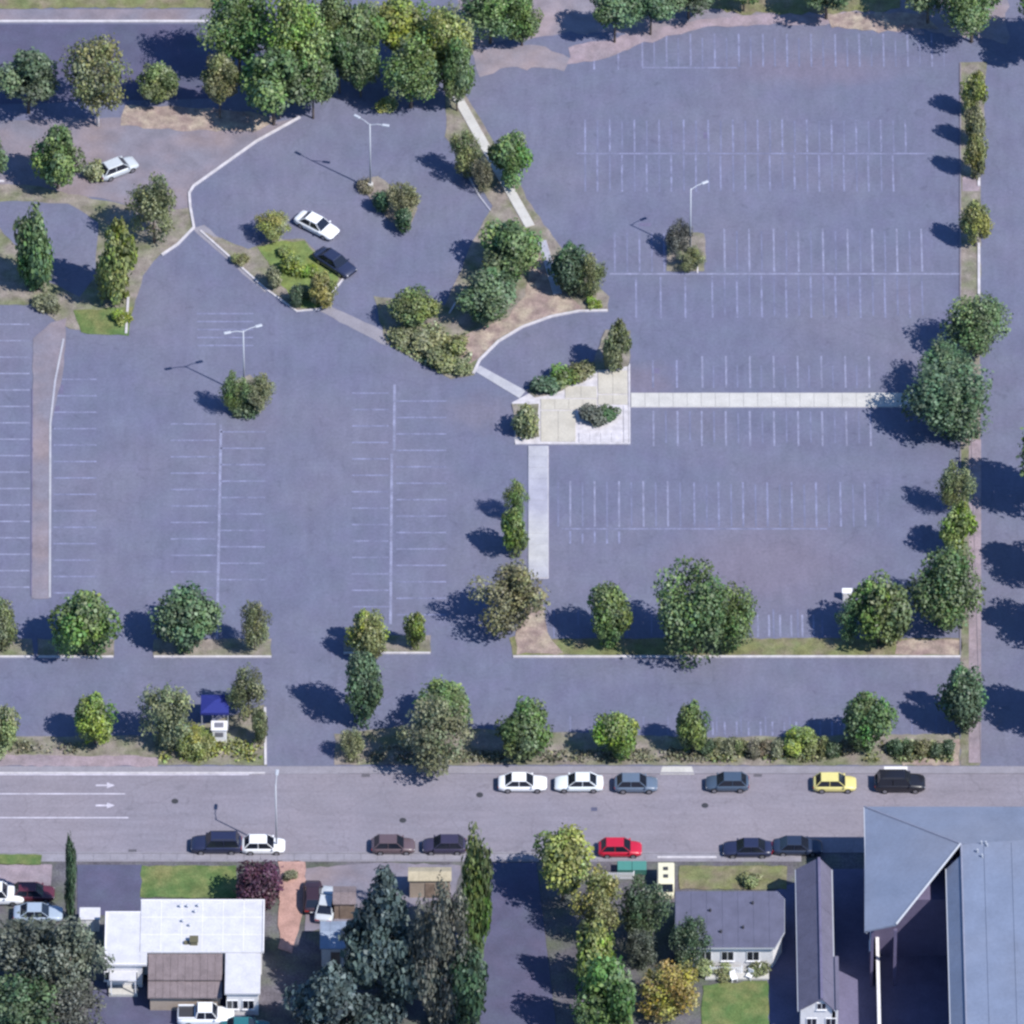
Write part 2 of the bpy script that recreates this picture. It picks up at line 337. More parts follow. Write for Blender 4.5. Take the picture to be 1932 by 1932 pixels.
for x, y in ((690,1463), (1430,1463), (1010,1606), (250,1606)):
    bm = bmesh.new()
    for k in range(5): add_box(bm, -.4, .4, -.2+k*.09, -.15+k*.09, 0, .01)
    link('drain_grate', bm_mesh(bm), DARKM, road, loc=(*P(x, y)[:2], .018))
patch_road = lambda x, y, a, b_: link('repair_patch', box_mesh(-a/2, a/2, -b_/2, b_/2, 0, .003), DRIVE, road, loc=(*P(x, y)[:2], .021))
patch_road(1121, 1527, .6, .5)
# verges and pavements along the road
tag(link('pavement', ribbon([(-120,1453.5), (2060,1453.5)], 1.0, .001, .06), PAVE), kind='structure')
pav = bpy.data.objects['pavement']; pav_s = base_of('pavement', -120, 1512, 1611, 1626, PAVE)
slabs(145, 1500, 1612, 1624, 1.6, 'x', pav_s, PAVE, z=.12)
kerb([(-120,1610), (1512,1610)], .16, .12, PAVE); kerb([(-120,1459.5), (500,1459.5)], .2, .12); kerb([(640,1459.5), (2060,1459.5)], .16, .12, PAVE)

# northern edge: worn dirt, grass, the road at the top left
area('worn_ground', [(880,90), (1010,70), (1060,62), (1200,66), (1330,38), (1640,30), (1760,62), (1900,80), (1900,-60), (860,-60)], .03, WORN, rough_edge=6)
area('worn_ground', [(892,96), (1010,84), (1090,118), (1060,132), (960,128), (905,150)], .036, WORN, rough_edge=6)
area('dirt_edge', [(1120,118), (1200,86), (1310,55), (1440,46), (1640,48), (1740,66), (1720,30), (1560,24), (1330,34), (1190,66), (1075,90), (1070,122)], .045, DIRT, rough_edge=5)
area('dirt_bank', [(1560,24), (1745,24), (1770,52), (1660,62), (1570,50)], .055, MULCH, rough_edge=5)
area('grass_bank', [(1335,-40), (1700,-40), (1700,18), (1560,26), (1400,26), (1330,14)], .06, GRASS2, rough_edge=5)
area('street', [(-120,46), (420,46), (420,185), (-120,200)], .03, DRIVE)
kerb([(-120,41), (392,41)], .28, .14); area('pavement', [(-120,18), (400,18), (400,38), (-120,38)], .06, PATH)
area('grass_verge', [(-120,-60), (420,-60), (420,16), (-120,16)], .05, GRASS2, rough_edge=3)
area('dirt_bank', [(235,200), (420,205), (530,222), (480,250), (330,246), (230,236)], .045, MULCH, rough_edge=4)
area('path', [(-120,232), (240,222), (480,236), (556,224), (483,266), (362,352), (356,366), (358,392), (300,400), (180,372), (-120,372)], .035, PATH, rough_edge=1.5)
area('planting_bed', [(-120,345), (60,350), (160,372), (300,400), (358,392), (364,430), (332,462), (300,482), (270,520), (246,600), (236,630), (130,622), (60,575), (-120,580)], .05, SOIL, rough_edge=2)
area('grass_patch', [(140,588), (248,578), (240,634), (150,630)], .062, GRASS, rough_edge=4)
area('footway', [(-120,385), (30,380), (130,385), (185,420), (180,520), (150,560), (70,520), (0,430), (-120,420)], .065, ASPH, rough_edge=2)
kerb([(566,222), (483,268), (365,352), (357,365), (359,392), (366,430), (335,462), (305,482)], .26, .16)
kerb([(242,560), (238,630)], .24, .15); kerb([(-40,343), (8,343)], .25, .15)
# left median strip
area('median', [(62,640), (97,610), (125,600), (120,700), (96,800), (92,1130), (60,1130)], .058, PATH, rough_edge=1)
kerb([(120,640), (104,720), (95,800), (94,1128)], .2, .10, CONC2); kerb([(61,735), (59,1125)], .12, .07, DARKLOT)
# island with the bright tree (west) and its dry end
isl = area('planting_island', [(378,436), (470,470), (512,452), (575,452), (645,526), (604,584), (560,588), (500,545)], .05, SOIL, rough_edge=2)
area('grass_patch', [(488,466), (520,456), (574,456), (642,526), (604,582), (566,580), (520,524)], .07, GRASSB, rough_edge=3)
cover('grass', [(506,474), (570,464), (636,526), (604,572), (560,550)], 700, 'bright', size=.10, hmax=.2, z0=.07) if False else None
kerb([(378,436), (500,545), (560,588), (604,584), (648,526)], .2, .13, KERB)
# small square planters round the lamp posts
for pts in ([(672,345), (712,332), (790,392), (772,436), (735,418)], [(425,728), (470,708), (515,742), (470,782)], [(1258,440), (1330,440), (1330,512), (1258,512)]):
    area('planting_island', pts, .05, SOIL, rough_edge=2)
kerb([(1316,488), (1316,516)], .14, .12)
# middle diagonal median: walk, bed
area('planting_median', [(842,175), (874,172), (1010,400), (1060,470), (1148,560), (1146,588), (1092,588), (1040,598), (985,618), (940,645), (905,680), (893,708), (850,716), (728,648), (705,560), (840,575), (900,440), (930,390), (840,258)], .045, SOIL, rough_edge=2)
area('mulch_bed', [(1000,480), (1030,470), (1050,540), (1104,584), (1040,595), (985,614), (940,640), (904,676), (880,690), (860,640), (960,600), (990,560)], .065, MULCH, rough_edge=4)
def walk(pts, wid, mat, n, name='walkway'):
    st = tag(link(name, ribbon(pts, wid+.1, .001, .05), MULCH), kind='structure')
    p = [Vector((*q, 0)) for q in wpts(pts)]; a, c = p[0], p[-1]; d = (c-a); ln = d.length/n; an = math.atan2(d.y, d.x)
    me = box_mesh(-ln/2+.015, ln/2-.015, -wid/2, wid/2, .002, .13, bev=.015)
    for i in range(n): link('paving_slab', me, mat, st, loc=a+d*(i+.5)/n, rot=(0, 0, an))
walk([(858,176), (1000,428)], 1.0, CONC, 15); walk([(1022,455), (1052,556)], .9, CONC2, 5)
kerb([(1146,587), (1092,588), (1040,598), (985,618), (940,645), (905,680), (893,706)], .26, .16)
kerb([(866,300), (905,372), (925,398)], .16, .12, CONC2); kerb([(848,592), (866,560)], .16, .12)
# plaza island
plaza = area('plaza', [(1186,686), (1187,838), (972,838), (966,760), (1000,742), (1010,715), (1120,690), (1140,640), (1180,640)], .05, KERB, h=.045)
for (x0, x1, y0, y1, n) in ((1128,1184,700,744,2), (1020,1126,754,774,4), (1020,1086,776,834,2), (1128,1184,746,764,2), (1066,1126,730,752,2)):
    slabs(x0, x1, y0, y1, (P(x1,y0).x-P(x0,y0).x)/n, 'x', plaza, PLAZA, z=.12)
area('planting_bed', [(992,738), (1060,700), (1120,684), (1142,625), (1188,625), (1188,690), (1125,700), (1060,738), (1010,752)], .14, SOIL, h=.10, rough_edge=2)
area('planting_bed', [(966,764), (1016,764), (1016,826), (972,826)], .14, SOIL, h=.10, rough_edge=2)
slabs(1176, 1186, 766, 836, .9, 'y', plaza, KERB, z=.12); slabs(1092, 1174, 818, 836, 1.0, 'x', plaza, KERB, z=.12)
kerb([(972,838), (1188,838), (1187,688)], .2, .14)
ew = base_of('walkway', 1190, 1722, 742, 769, KERB); slabs(1190, 1722, 742.5, 768.5, 1.42, 'x', ew, CONC)
ns = base_of('walkway', 996, 1035, 842, 1092, KERB); slabs(996.5, 1034.5, 842.5, 1091, 1.5, 'y', ns, CONC2)
area('faded_walkway', [(362,432), (384,424), (524,538), (500,552)], .032, PAVE, rough_edge=1.5)
area('faded_walkway', [(604,588), (620,576), (746,634), (730,654)], .032, PAVE, rough_edge=1.5)
area('walkway', [(894,700), (905,690), (992,738), (980,752)], .06, CONC2)
# eastern planting strip and its kerb walk
area('planting_strip', [(1812,118), (1862,118), (1850,345), (1850,560), (1850,1445), (1812,1445)], .05, SOIL, rough_edge=1.5)
slb = area('walkway', [(1828,830), (1851,830), (1851,1440), (1828,1440)], .065, DIRT, h=.06); slabs(1833, 1850.5, 831, 1438, 1.5, 'y', slb, PATH, z=.11)
kerb([(1847,300), (1847,352)], .26, .16); kerb([(1847,460), (1847,560)], .26, .16); kerb([(1812,120), (1812,560)], .14, .12, PATH); kerb([(1812,850), (1812,1240)], .14, .12, PATH)
area('gravel_patch', [(1816,335), (1848,335), (1848,360), (1816,362)], .065, DIRT, rough_edge=2)
# southern beds
area('planting_strip', [(962,1205), (1000,1188), (1030,1205), (1814,1205), (1814,1237), (968,1237)], .05, GRASS2, rough_edge=2)
area('mulch_bed', [(975,1150), (1022,1130), (1040,1210), (1060,1234), (975,1234)], .066, MULCH, rough_edge=4)
area('mulch_bed', [(1690,1208), (1810,1208), (1810,1236), (1690,1236)], .066, MULCH, rough_edge=2)
kerb([(968,1240), (1812,1240)], .24, .15)
for x0, x1, y in ((-120,62,1240), (72,214,1240), (290,512,1240), (648,812,1233)):
    area('planting_island', [(x0,y-34), (x1,y-34), (x1,y-2), (x0,y-2)], .05, SOIL, rough_edge=2); kerb([(x0,y), (x1,y)], .22, .14)
area('planting_strip', [(-120,1392), (320,1388), (500,1330), (502,1444), (-120,1444)], .05, SOIL, rough_edge=2)
area('planting_strip', [(632,1386), (760,1370), (1330,1392), (1811,1385), (1811,1444), (632,1444)], .05, SOIL, rough_edge=2)
kerb([(500,1336), (501,1444)], .24, .15)
area('dirt_edge', [(-120,1424), (300,1428), (300,1446), (-120,1446)], .062, DIRT, rough_edge=3)
area('mulch_bed', [(1700,1408), (1810,1396), (1810,1444), (1700,1444)], .062, MULCH, rough_edge=4)
area('driveway_apron', [(1250,1447), (1305,1447), (1310,1462), (1245,1462)], .07, CONC); area('driveway_apron', [(1668,1447), (1712,1447), (1712,1458), (1668,1458)], .07, WALLW)
# southern plots
area('driveway', [(146,1632), (268,1632), (268,1727), (146,1727)], .035, DRIVE)
lawn = area('lawn', [(266,1634), (446,1634), (446,1694), (266,1694)], .05, GRASS, rough_edge=2)
area('lawn', [(-120,1614), (78,1614), (78,1632), (-120,1632)], .14, GRASS, h=.1, rough_edge=2)
area('path', [(-120,1632), (100,1632), (95,1672), (-120,1672)], .04, DIRT, rough_edge=2)
area('brick_path', [(526,1626), (578,1626), (576,1700), (552,1800), (526,1790)], .05, BRICKPATH, rough_edge=3)
area('driveway', [(575,1640), (680,1628), (870,1632), (860,1690), (575,1760)], .035, PATH, rough_edge=3)
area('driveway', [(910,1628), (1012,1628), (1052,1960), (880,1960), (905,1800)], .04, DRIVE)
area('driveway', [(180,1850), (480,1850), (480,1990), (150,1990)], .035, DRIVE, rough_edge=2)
area('lawn', [(1282,1634), (1486,1634), (1486,1678), (1282,1678)], .05, GRASS2, rough_edge=2)
area('lawn', [(1325,1858), (1450,1850), (1450,1990), (1325,1990)], .05, GRASS, rough_edge=3)
area('courtyard', [(1560,1640), (1800,1640), (1800,2040), (1440,2040), (1440,1690)], .03, DARKLOT)

# ------------------------------------------------------------------ foliage meshes (shared)
def leaf_mesh(name, pts, nrm, size, tint):
    """One quad per leaf cluster, turned about its own random axis."""
    n = len(pts); nr = nrm/np.linalg.norm(nrm, axis=1, keepdims=True)
    a = rng.normal(size=(n, 3)); a -= nr*(a*nr).sum(1, keepdims=True); a /= np.linalg.norm(a, axis=1, keepdims=True)
    b_ = np.cross(nr, a); s = size[:, None]
    asp = rng.uniform(.55, 1.0, (n, 1))
    v = np.stack([pts-a*s, pts-b_*s*asp+nr*s*.15, pts+a*s, pts+b_*s*asp+nr*s*.15], 1).reshape(-1, 3)
    me = bpy.data.meshes.new(name); me.vertices.add(4*n); me.loops.add(4*n); me.polygons.add(n)
    me.vertices.foreach_set('co', v.astype(np.float32).ravel()); me.loops.foreach_set('vertex_index', np.arange(4*n, dtype=np.int32))
    me.polygons.foreach_set('loop_start', np.arange(0, 4*n, 4, dtype=np.int32)); me.update()
    at_ = me.attributes.new('tint', 'FLOAT_COLOR', 'FACE')
    at_.data.foreach_set('color', np.concatenate([tint, np.ones((n, 1))], 1).astype(np.float32).ravel())
    me.materials.append(FOL); me.validate(); return me
def lobes_crown(name, n_leaf, n_lobe, shape, leaf, spread=.62, lobe_r=(.30, .52), out=.75, fill=.25):
    """Crown from many leafy boughs: each bough a knot of leaves, thick outside, thinner within; shape(z) limits its width."""
    c, r = [], []
    while len(c) < n_lobe:
        p = rng.uniform(-1, 1, 3)
        if np.linalg.norm(p) > 1: continue
        wz = shape(p[2])
        lr = rng.uniform(*lobe_r)*(.4+.6*wz)
        q = np.array([p[0]*wz, p[1]*wz, p[2]])*spread
        c.append(q); r.append(lr)
    c = np.array(c); r = np.array(r); idx = rng.choice(n_lobe, n_leaf, p=r**2/(r**2).sum())
    d = rng.normal(size=(n_leaf, 3)); d /= np.linalg.norm(d, axis=1, keepdims=True)
    rad = np.where(rng.random(n_leaf) < fill, rng.random(n_leaf)**.5, rng.normal(1.0, .13, n_leaf))[:, None]
    pts = c[idx] + d*r[idx][:, None]*rad
    # normalise so the crown fills the unit ball vertically and horizontally
    hx = np.quantile(np.hypot(pts[:, 0], pts[:, 1]), .985); hz = np.quantile(np.abs(pts[:, 2]), .985)
    pts /= np.array([hx, hx, hz])
    nr = d*out + rng.normal(size=(n_leaf, 3))*.45 + np.array([0, 0, .25])
    lobe_t = rng.random((n_lobe, 3)); tint = np.clip(0.6*lobe_t[idx] + .4*rng.random((n_leaf, 3)), 0, 1)
    return leaf_mesh(name, pts, nr, leaf*rng.uniform(.45, 1.45, n_leaf), tint)
ball = lambda z: math.sqrt(max(.05, 1-z*z*.8)); cone = lambda z: max(.08, (1-z)*.52); colm = lambda z: max(.2, 1-.55*max(0, z)-.25*max(0, -z))
CROWNS = dict(
    round=[lobes_crown('round_crown', 6500, 32, ball, .060, spread=.70, lobe_r=(.17, .40)) for _ in range(5)],
    big=[lobes_crown('big_crown', 9000, 48, ball, .042, spread=.72, lobe_r=(.20, .36)) for _ in range(4)],
    column=[lobes_crown('column_crown', 4500, 26, colm, .075, spread=.75, lobe_r=(.26, .44)) for _ in range(2)],
    cone=[lobes_crown('cone_crown', 9500, 60, cone, .050, spread=.85, lobe_r=(.13, .27)) for _ in range(2)],
    shrub=[lobes_crown('shrub_crown', 1700, 12, ball, .10, spread=.55) for _ in range(4)],
    sparse=[lobes_crown('sparse_crown', 5600, 44, ball, .044, spread=.76, lobe_r=(.16, .31), fill=.42) for _ in range(4)])
def trunk_mesh(seed):
    rd = random.Random(seed); bm = bmesh.new()
    add_tube(bm, (0,0,0), (.02,.01,.55), .055, .036, 8); add_tube(bm, (.02,.01,.55), (0,.02,1.0), .036, .014, 6)
    for i in range(5):
        a = i*1.26+rd.uniform(-.3,.3); z = rd.uniform(.42,.7); add_tube(bm, (.01,.01,z), (.32*math.cos(a), .32*math.sin(a), z+rd.uniform(.15,.3)), .022, .006, 5)
    return bm_mesh(bm, 'trunk', True)
TRUNKS = [trunk_mesh(s) for s in range(4)]
NT = [0]
def plant(x, y, rx, ry, kind, leaf, label, group=None, name='tree', cat='tree', clear=1.0, bark=BARK, lift=None):
    """x, y: middle of the crown in image pixels, cast to its own height; rx, ry its half sizes; clear: bare stem below the crown."""
    NT[0] += 1; k = NT[0]
    rx *= 1.05; ry *= 1.05
    r = rx/U; yy = ry/U; rz = math.sqrt(max(2*yy*yy-r*r, (.55*r)**2))
    hc = lift if lift else rz*.92+clear
    c = P(x, y, hc)
    root = empty(name, (c.x, c.y, .03), random.uniform(0, 6.28), label, cat, group)
    ms_ = CROWNS[kind]; cr = link('crown', ms_[k % len(ms_)], FOL, root, loc=(0, 0, hc-.03), scale=(r, r, rz))
    base = LEAF[leaf]; j = [random.uniform(.92, 1.08) for _ in range(3)]
    cr.color = (base[0]*j[0], base[1]*j[1], base[2]*j[2], 1)
    th = max(.3, hc+rz*.35); tw = max(.8, min(2.6, r*.75))
    link('trunk' if name != 'shrub' else 'stem', TRUNKS[k % 4], bark, root, scale=(tw*1.3, tw*1.3, th), rot=(0, 0, k))
    return root
def shrub(x, y, rx, ry, leaf, label, group=None, kind='shrub', clear=-.1):
    return plant(x, y, rx, ry, kind, leaf, label, group, 'shrub', 'shrub', clear)
def cover(name, pts, n, leaf, size=.16, hmax=.45, z0=.06):
    """Ground cover nobody could count: low leaves scattered over a bed."""
    w_ = np.array(wpts(pts)); lo, hi = w_.min(0), w_.max(0); out = []
    poly_ = [tuple(q) for q in w_]
    def inside(px, py):
        c_ = False; j_ = len(poly_)-1
        for i_ in range(len(poly_)):
            (xi, yi), (xj, yj) = poly_[i_], poly_[j_]
            if (yi > py) != (yj > py) and px < (xj-xi)*(py-yi)/(yj-yi)+xi: c_ = not c_
            j_ = i_
        return c_
    cl = rng.uniform(lo, hi, (max(8, n//60), 2))
    while len(out) < n:
        q = cl[rng.integers(len(cl))]+rng.normal(0, .5, 2)
        if inside(*q): out.append((q[0], q[1], z0+abs(rng.normal(0, hmax*.45))))
    p = np.array(out); nr = rng.normal(size=(n, 3))*.6+np.array([0, 0, .8])
    o = link(name, leaf_mesh(name, p, nr, size*rng.uniform(.6, 1.3, n), rng.random((n, 3))), FOL); o.color = (*LEAF[leaf], 1)
    return tag(o, kind='stuff')

# ------------------------------------------------------------------ trees
G1 = 'tall trees along the north edge'; G2 = 'trees of the north-west planting'; G3 = 'trees on the middle median'; G4 = 'trees of the east planting strip'
G5 = 'trees between lot and aisle'; G6 = 'trees beside the road'; G7 = 'trees of the southern plots'; G8 = 'small trees by the lamp posts'; G9 = 'trees beyond the east drive'
T = plant
# north
T(52,142,58,52,'round','teal','bluish green tree cut by the left edge beside the top street',G2,clear=3.0)
T(182,138,62,70,'sparse','olive','tall loose olive tree with pale trunks beside the top street',G2,clear=3.4,bark=PALEBARK)
T(296,156,38,36,'round','olive','small olive tree left of the big dark shadow near the top street',G2,clear=1.2)
T(450,48,66,72,'big','green','tall green tree at the top edge left of the yellowish one',G1,clear=4.2)
T(556,62,62,78,'big','bright','tall yellowish green tree reaching the top edge beside the gap',G1,clear=4.2)
T(515,152,66,62,'round','deep','broad deep green tree above the pale diagonal kerb end',G1,clear=3.2)
T(590,150,42,45,'round','green','mid green tree at the right end of the kerb clump',G1,clear=3)
T(414,148,34,42,'round','olive','narrow olive tree beside the large dark shadow on the street',G1,clear=3)
T(682,62,48,52,'round','green','green tree right of the pink gap at the top edge',G1,clear=3.2)
T(762,48,60,52,'round','bright','bright yellow green tree at the top edge above the lamp post',G1,clear=3.6)
T(838,78,52,62,'big','yellow','yellowish tree at the right end of the northern clump',G1,clear=3.2)
T(775,128,62,60,'big','green','speckled green tree above the small yellow shrub',G1,clear=2.6)
T(862,132,34,52,'round','green','green tree over the top of the diagonal walk',G1,clear=2.4)
T(628,36,36,50,'round','green','green tree in the middle of the northern clump at the top edge',G1,clear=3.4)
T(640,104,38,46,'round','deep','dark green tree filling the gap between the two northern clumps',G1,clear=2.6)
T(680,120,36,42,'round','deep','dark green tree shading the asphalt right of the kerb clump',G1,clear=2.2)
T(925,18,58,50,'big','deep','dark green tree at the top edge over the lot corner',G1,clear=2.6)
T(985,32,36,42,'round','green','grey green tree beside the bare worn gap at the top',G1,clear=1.6)
T(1160,16,46,42,'round','teal','dark bluish tree at the top edge with shadow to its left',G1,clear=2.8)
T(1228,10,42,38,'round','teal','bluish green tree at the top edge right of its darker neighbour',G1,clear=2.4)
T(1300,-14,50,40,'round','dark','dark tree peeping in at the top edge above pink dirt',G1,clear=2.2)
T(1404,-22,36,34,'round','green','green tree tip at the top edge over the grass bank',G1,clear=1.6)
T(1560,-30,58,46,'round','dark','dark tree tip at the top edge above the brown bank',G1,clear=3.2)
T(1835,2,62,62,'big','deep','large dark green tree at the top edge near the right corner',G1,clear=2.6)
T(1752,-28,55,50,'round','teal','dark bluish tree shading the dirt at the top right',G1,clear=3)
# north-west planting
T(108,298,48,54,'round','green','green tree left of the pale car on the worn path',G2,clear=1.2)
T(290,392,50,58,'sparse','olive','olive green loose tree inside the bend of the pale kerb',G2,clear=1.6)
T(62,464,42,74,'column','deep','tall dark green tree on the footway by the left edge',G2,clear=.6)
T(218,492,44,74,'column','bright','yellow green tree at the tip of the north-west planting',G2,clear=.8)
T(-28,300,36,50,'round','teal','bluish tree mostly beyond the left edge',G2,clear=1)
shrub(178,318,24,22,'pale','pale shrub beside the small white car on the path')
shrub(88,572,26,18,'brown','brownish low shrub at the foot of the left planting')
shrub(228,602,20,16,'bright','bright shrub at the grass tip left of the striped lot')
# west island
T(516,424,34,30,'sparse','yellow','yellowish small tree left of the white car',G3,clear=.6)
T(608,548,28,32,'round','yellow','bright yellow green tree at the south tip of the west island',G3,clear=.1)
shrub(540,478,18,13,'yellow','yellowish shrub at the north end of the west island grass')
shrub(586,514,20,15,'bright','bright shrub on the west island grass nearest the dark car')
shrub(575,552,16,13,'olive','olive shrub on the west island grass left of the south tip tree')
T(556,500,24,22,'shrub','bright','bright low tree in the middle of the west island grass',G3,clear=.0)
T(516,524,18,20,'shrub','brown','small brownish tree at the dry west side of the island',G3,clear=.1)
shrub(452,492,18,14,'olive','low olive shrub at the dry north-west end of the island')
shrub(560,560,16,20,'dark','dark shrub at the shaded foot of the west island')
# round the lamp posts
T(758,374,34,32,'sparse','olive','olive small tree right of the north lamp post',G8,clear=.8)
T(762,416,20,22,'shrub','dark','dark small tree at the south tip of the north lamp planter',G8,clear=.3)
T(724,378,20,22,'shrub','dark','dark low tree just below the north lamp post',G8,clear=.2)
shrub(690,352,18,14,'brown','dry brown shrub at the foot of the north lamp post')
shrub(728,198,22,10,'yellow','pale yellow shrub in front of the shaded northern trees')
T(446,738,30,36,'sparse','green','loose green tree left of the west lot lamp post',G8,clear=.9)
T(490,740,30,34,'sparse','olive','loose olive tree right of the west lot lamp post',G8,clear=.8)
shrub(462,770,26,14,'teal','bluish low shrub below the west lot lamp post')
T(1284,446,28,30,'sparse','darkgrey','thin dark grey tree left of the east lot lamp post',G8,clear=.6)
T(1304,488,26,24,'sparse','olive','thin olive grey tree at the foot of the east lot lamp post',G8,clear=.3)
# middle median
T(876,288,32,42,'sparse','olive','olive loose tree left of the pale walk on the upper median',G3,clear=.9)
T(962,300,42,48,'round','green','green tree right of the dark gap on the upper median',G3,clear=.8)
T(908,330,22,32,'sparse','brown','brownish thin tree at the west kerb of the upper median',G3,clear=.2)
T(962,466,58,54,'round','green','broad green tree south of the pale walk on the median',G3,clear=1.1)
T(1074,502,40,44,'round','dark','dark green tree right of the pink mulch bed',G3,clear=.6)
T(1112,520,30,42,'sparse','olive','olive loose tree at the east edge of the pink mulch bed',G3,clear=.3)
T(926,562,56,50,'round','teal','bluish green tree left of the pink mulch bed',G3,clear=.9)
T(782,580,42,38,'round','green','green tree above the pale ground cover on the median',G3,clear=.8)
shrub(1118,574,16,12,'bright','bright shrub at the white kerb end by the mulch bed')
for x, y, rx, lf, lb in ((760,632,26,'pale','pale shrub at the north-west end of the median ground cover'), (810,640,34,'pale','pale wide shrub in the middle of the median ground cover'),
                         (830,680,30,'olive','speckled olive shrub at the south point of the median ground cover'), (862,650,28,'olive','olive shrub between ground cover and brown mulch'),
                         (868,694,22,'pale','small pale shrub beside the lower end of the curved kerb')):
    shrub(x, y, rx, rx*.72, lf, lb, 'shrubs of the median ground cover')
cover('ground_cover', [(735,615), (850,600), (895,650), (885,700), (850,714), (800,690), (730,650)], 1800, 'pale')
# plaza
T(1162,650,28,46,'column','olive','narrow olive tree at the north corner of the plaza',G3,clear=.6)
for x, y, rx, lf, lb in ((1028,728,28,'dark','dark shrub at the west end of the plaza hedge bed'), (1062,712,30,'green','green shrub in the middle of the plaza hedge bed'),
                         (1096,698,26,'olive','olive shrub at the east end of the plaza hedge bed')):
    shrub(x, y, rx, rx*.75, lf, lb, 'shrubs of the plaza hedge bed')
shrub(990,790,27,34,'olive','dull olive shrub in the bed at the plaza west side')
shrub(1118,784,28,22,'darkgrey','dark grey green shrub in the plaza square planter','shrubs of the square planter')
shrub(1152,780,24,18,'dark','dark green shrub at the east side of the square planter','shrubs of the square planter')
# trees along the north-south walk
T(974,940,24,34,'sparse','green','small green tree at the north end beside the north-south walk',G3,clear=.9)
T(972,1002,28,44,'column','bright','bright green narrow tree midway beside the north-south walk',G3,clear=.6)
T(960,1128,68,66,'sparse','olive','large loose olive green tree at the south end of the walk',G3,clear=1.3)
# east strip
T(1838,172,24,40,'column','yellow','northernmost yellowish narrow tree in the east strip',G4,clear=.8)
T(1839,228,24,34,'column','olive','olive narrow tree second from the north in the east strip',G4,clear=1)
T(1842,290,22,40,'column','yellow','yellowish narrow tree beside the short white kerb in the east strip',G4,clear=.8)
T(1842,420,29,36,'round','yellow','round yellow green tree standing alone in the east strip',G4,clear=1.2)
T(1842,612,62,58,'big','deep','deep green tree at the north of the big east clump',G4,clear=1.6)
T(1786,690,52,48,'sparse','teal','grey green loose tree in the middle of the big east clump',G4,clear=2.2)
T(1792,762,80,74,'big','teal','largest dark bluish tree at the end of the east-west walk',G4,clear=.9)
T(1806,916,36,44,'sparse','olive','olive loose tree below the big clump in the east strip',G4,clear=1.3)
T(1806,992,34,46,'column','bright','bright narrow tree right of two dark shadows in the east strip',G4,clear=.9)
T(1790,1112,66,76,'big','deep','dark green tall tree at the lower east lot corner',G4,clear=1)
T(1815,1312,46,54,'round','teal','bluish green tree in the strip beside the southern aisle',G4,clear=1.3)
# between lot and aisle
T(0,1178,30,44,'round','olive','olive tree half cut by the left edge below the striped lot',G5,clear=.4)
T(158,1178,60,64,'round','green','bright speckled green tree at the end of the left median',G5,clear=.7)
T(354,1166,58,58,'round','teal','bluish green tree left of the long white line end',G5,clear=.7)
T(480,1178,30,42,'sparse','olive','thin olive tree right of the long white line end',G5,clear=1)
T(692,1194,40,42,'round','yellow','yellow green tree left of the central white line end',G5,clear=.7)
T(784,1186,20,34,'column','bright','slim bright tree right of the central white line end',G5,clear=.5)
T(1152,1158,44,54,'round','green','yellowish green tree left of the tall dark pair in the south strip',G5,clear=.8)
T(1312,1150,72,84,'big','deep','tall dark green tree on the left of the pair in the south strip',G5,clear=1.2)
T(1374,1168,50,60,'big','green','broad green tree on the right of the pair in the south strip',G5,clear=.9)
T(1658,1150,56,62,'round','green','green tree with a white speck beside it at the south-east corner',G5,clear=1.2)
T(1605,1168,30,38,'sparse','teal','thin bluish tree left of the south-east corner tree',G5,clear=.9)
# beside the road
T(2,1380,36,46,'round','pale','pale green tree half cut by the left edge beside the road',G6,clear=.4)
T(178,1358,40,44,'round','bright','bright green round tree left of the pale loose one',G6,clear=.9)
T(318,1350,54,60,'sparse','pale','pale loose tree left of the blue canopy',G6,clear=.9)
T(372,1400,36,34,'sparse','yellow','yellowish low tree below the blue canopy',G6,clear=.0)
T(468,1308,36,46,'sparse','olive','olive tree right of the blue canopy',G6,clear=.7)
T(688,1296,40,62,'round','teal','narrow bluish green tree with a wide shadow by the lot entrance',G6,clear=1.0)
T(838,1330,52,44,'round','green','green tree behind the brownish one by the lot entrance',G6,clear=1.6)
T(818,1384,64,70,'sparse','brown','large brownish loose tree near the road by the lot entrance',G6,clear=1.3)
T(662,1404,24,30,'sparse','pale','small pale tree at the east side of the lot entrance',G6,clear=.2)
T(990,1374,48,54,'round','green','green tree above the first white parked car',G6,clear=.9)
T(1162,1386,42,44,'round','bright','yellow green tree above the blue grey parked car',G6,clear=.6)
T(1306,1372,32,42,'round','green','small green tree at the left end of the clipped hedge',G6,clear=.9)
T(1510,1398,34,28,'round','bright','low yellow green tree in the middle of the clipped hedge',G6,clear=.2)
T(1645,1360,46,52,'round','deep','green tree above the yellow car by the road',G6,clear=1.3)
T(492,1368,18,34,'column','pale','slim pale tree against the white kerb of the lot entrance',G6,clear=.2)
ORD = ['first', 'second', 'third', 'fourth', 'fifth', 'sixth', 'seventh', 'eighth']
for i, x in enumerate(ar(1335, 1470, 22)+ar(1550, 1600, 22)+ar(1690, 1790, 25)):
    lf_ = random.choice(['olive','dark','dark','brown']); seg = ('long western hedge piece' if i < 7 else 'short middle hedge piece' if i < 10 else 'hedge piece above the black car')
    shrub(x, 1411+random.uniform(-3, 3), 16, 17, lf_, ORD[i if i < 7 else i-7 if i < 10 else i-10]+' clipped '+lf_+' shrub from the left in '+seg, 'clipped shrubs in the hedge row')
cover('ground_cover', [(300,1398), (400,1388), (498,1400), (498,1440), (300,1440)], 800, 'yellow')
cover('ground_cover', [(0,1396), (150,1400), (150,1424), (0,1424)], 300, 'brown')
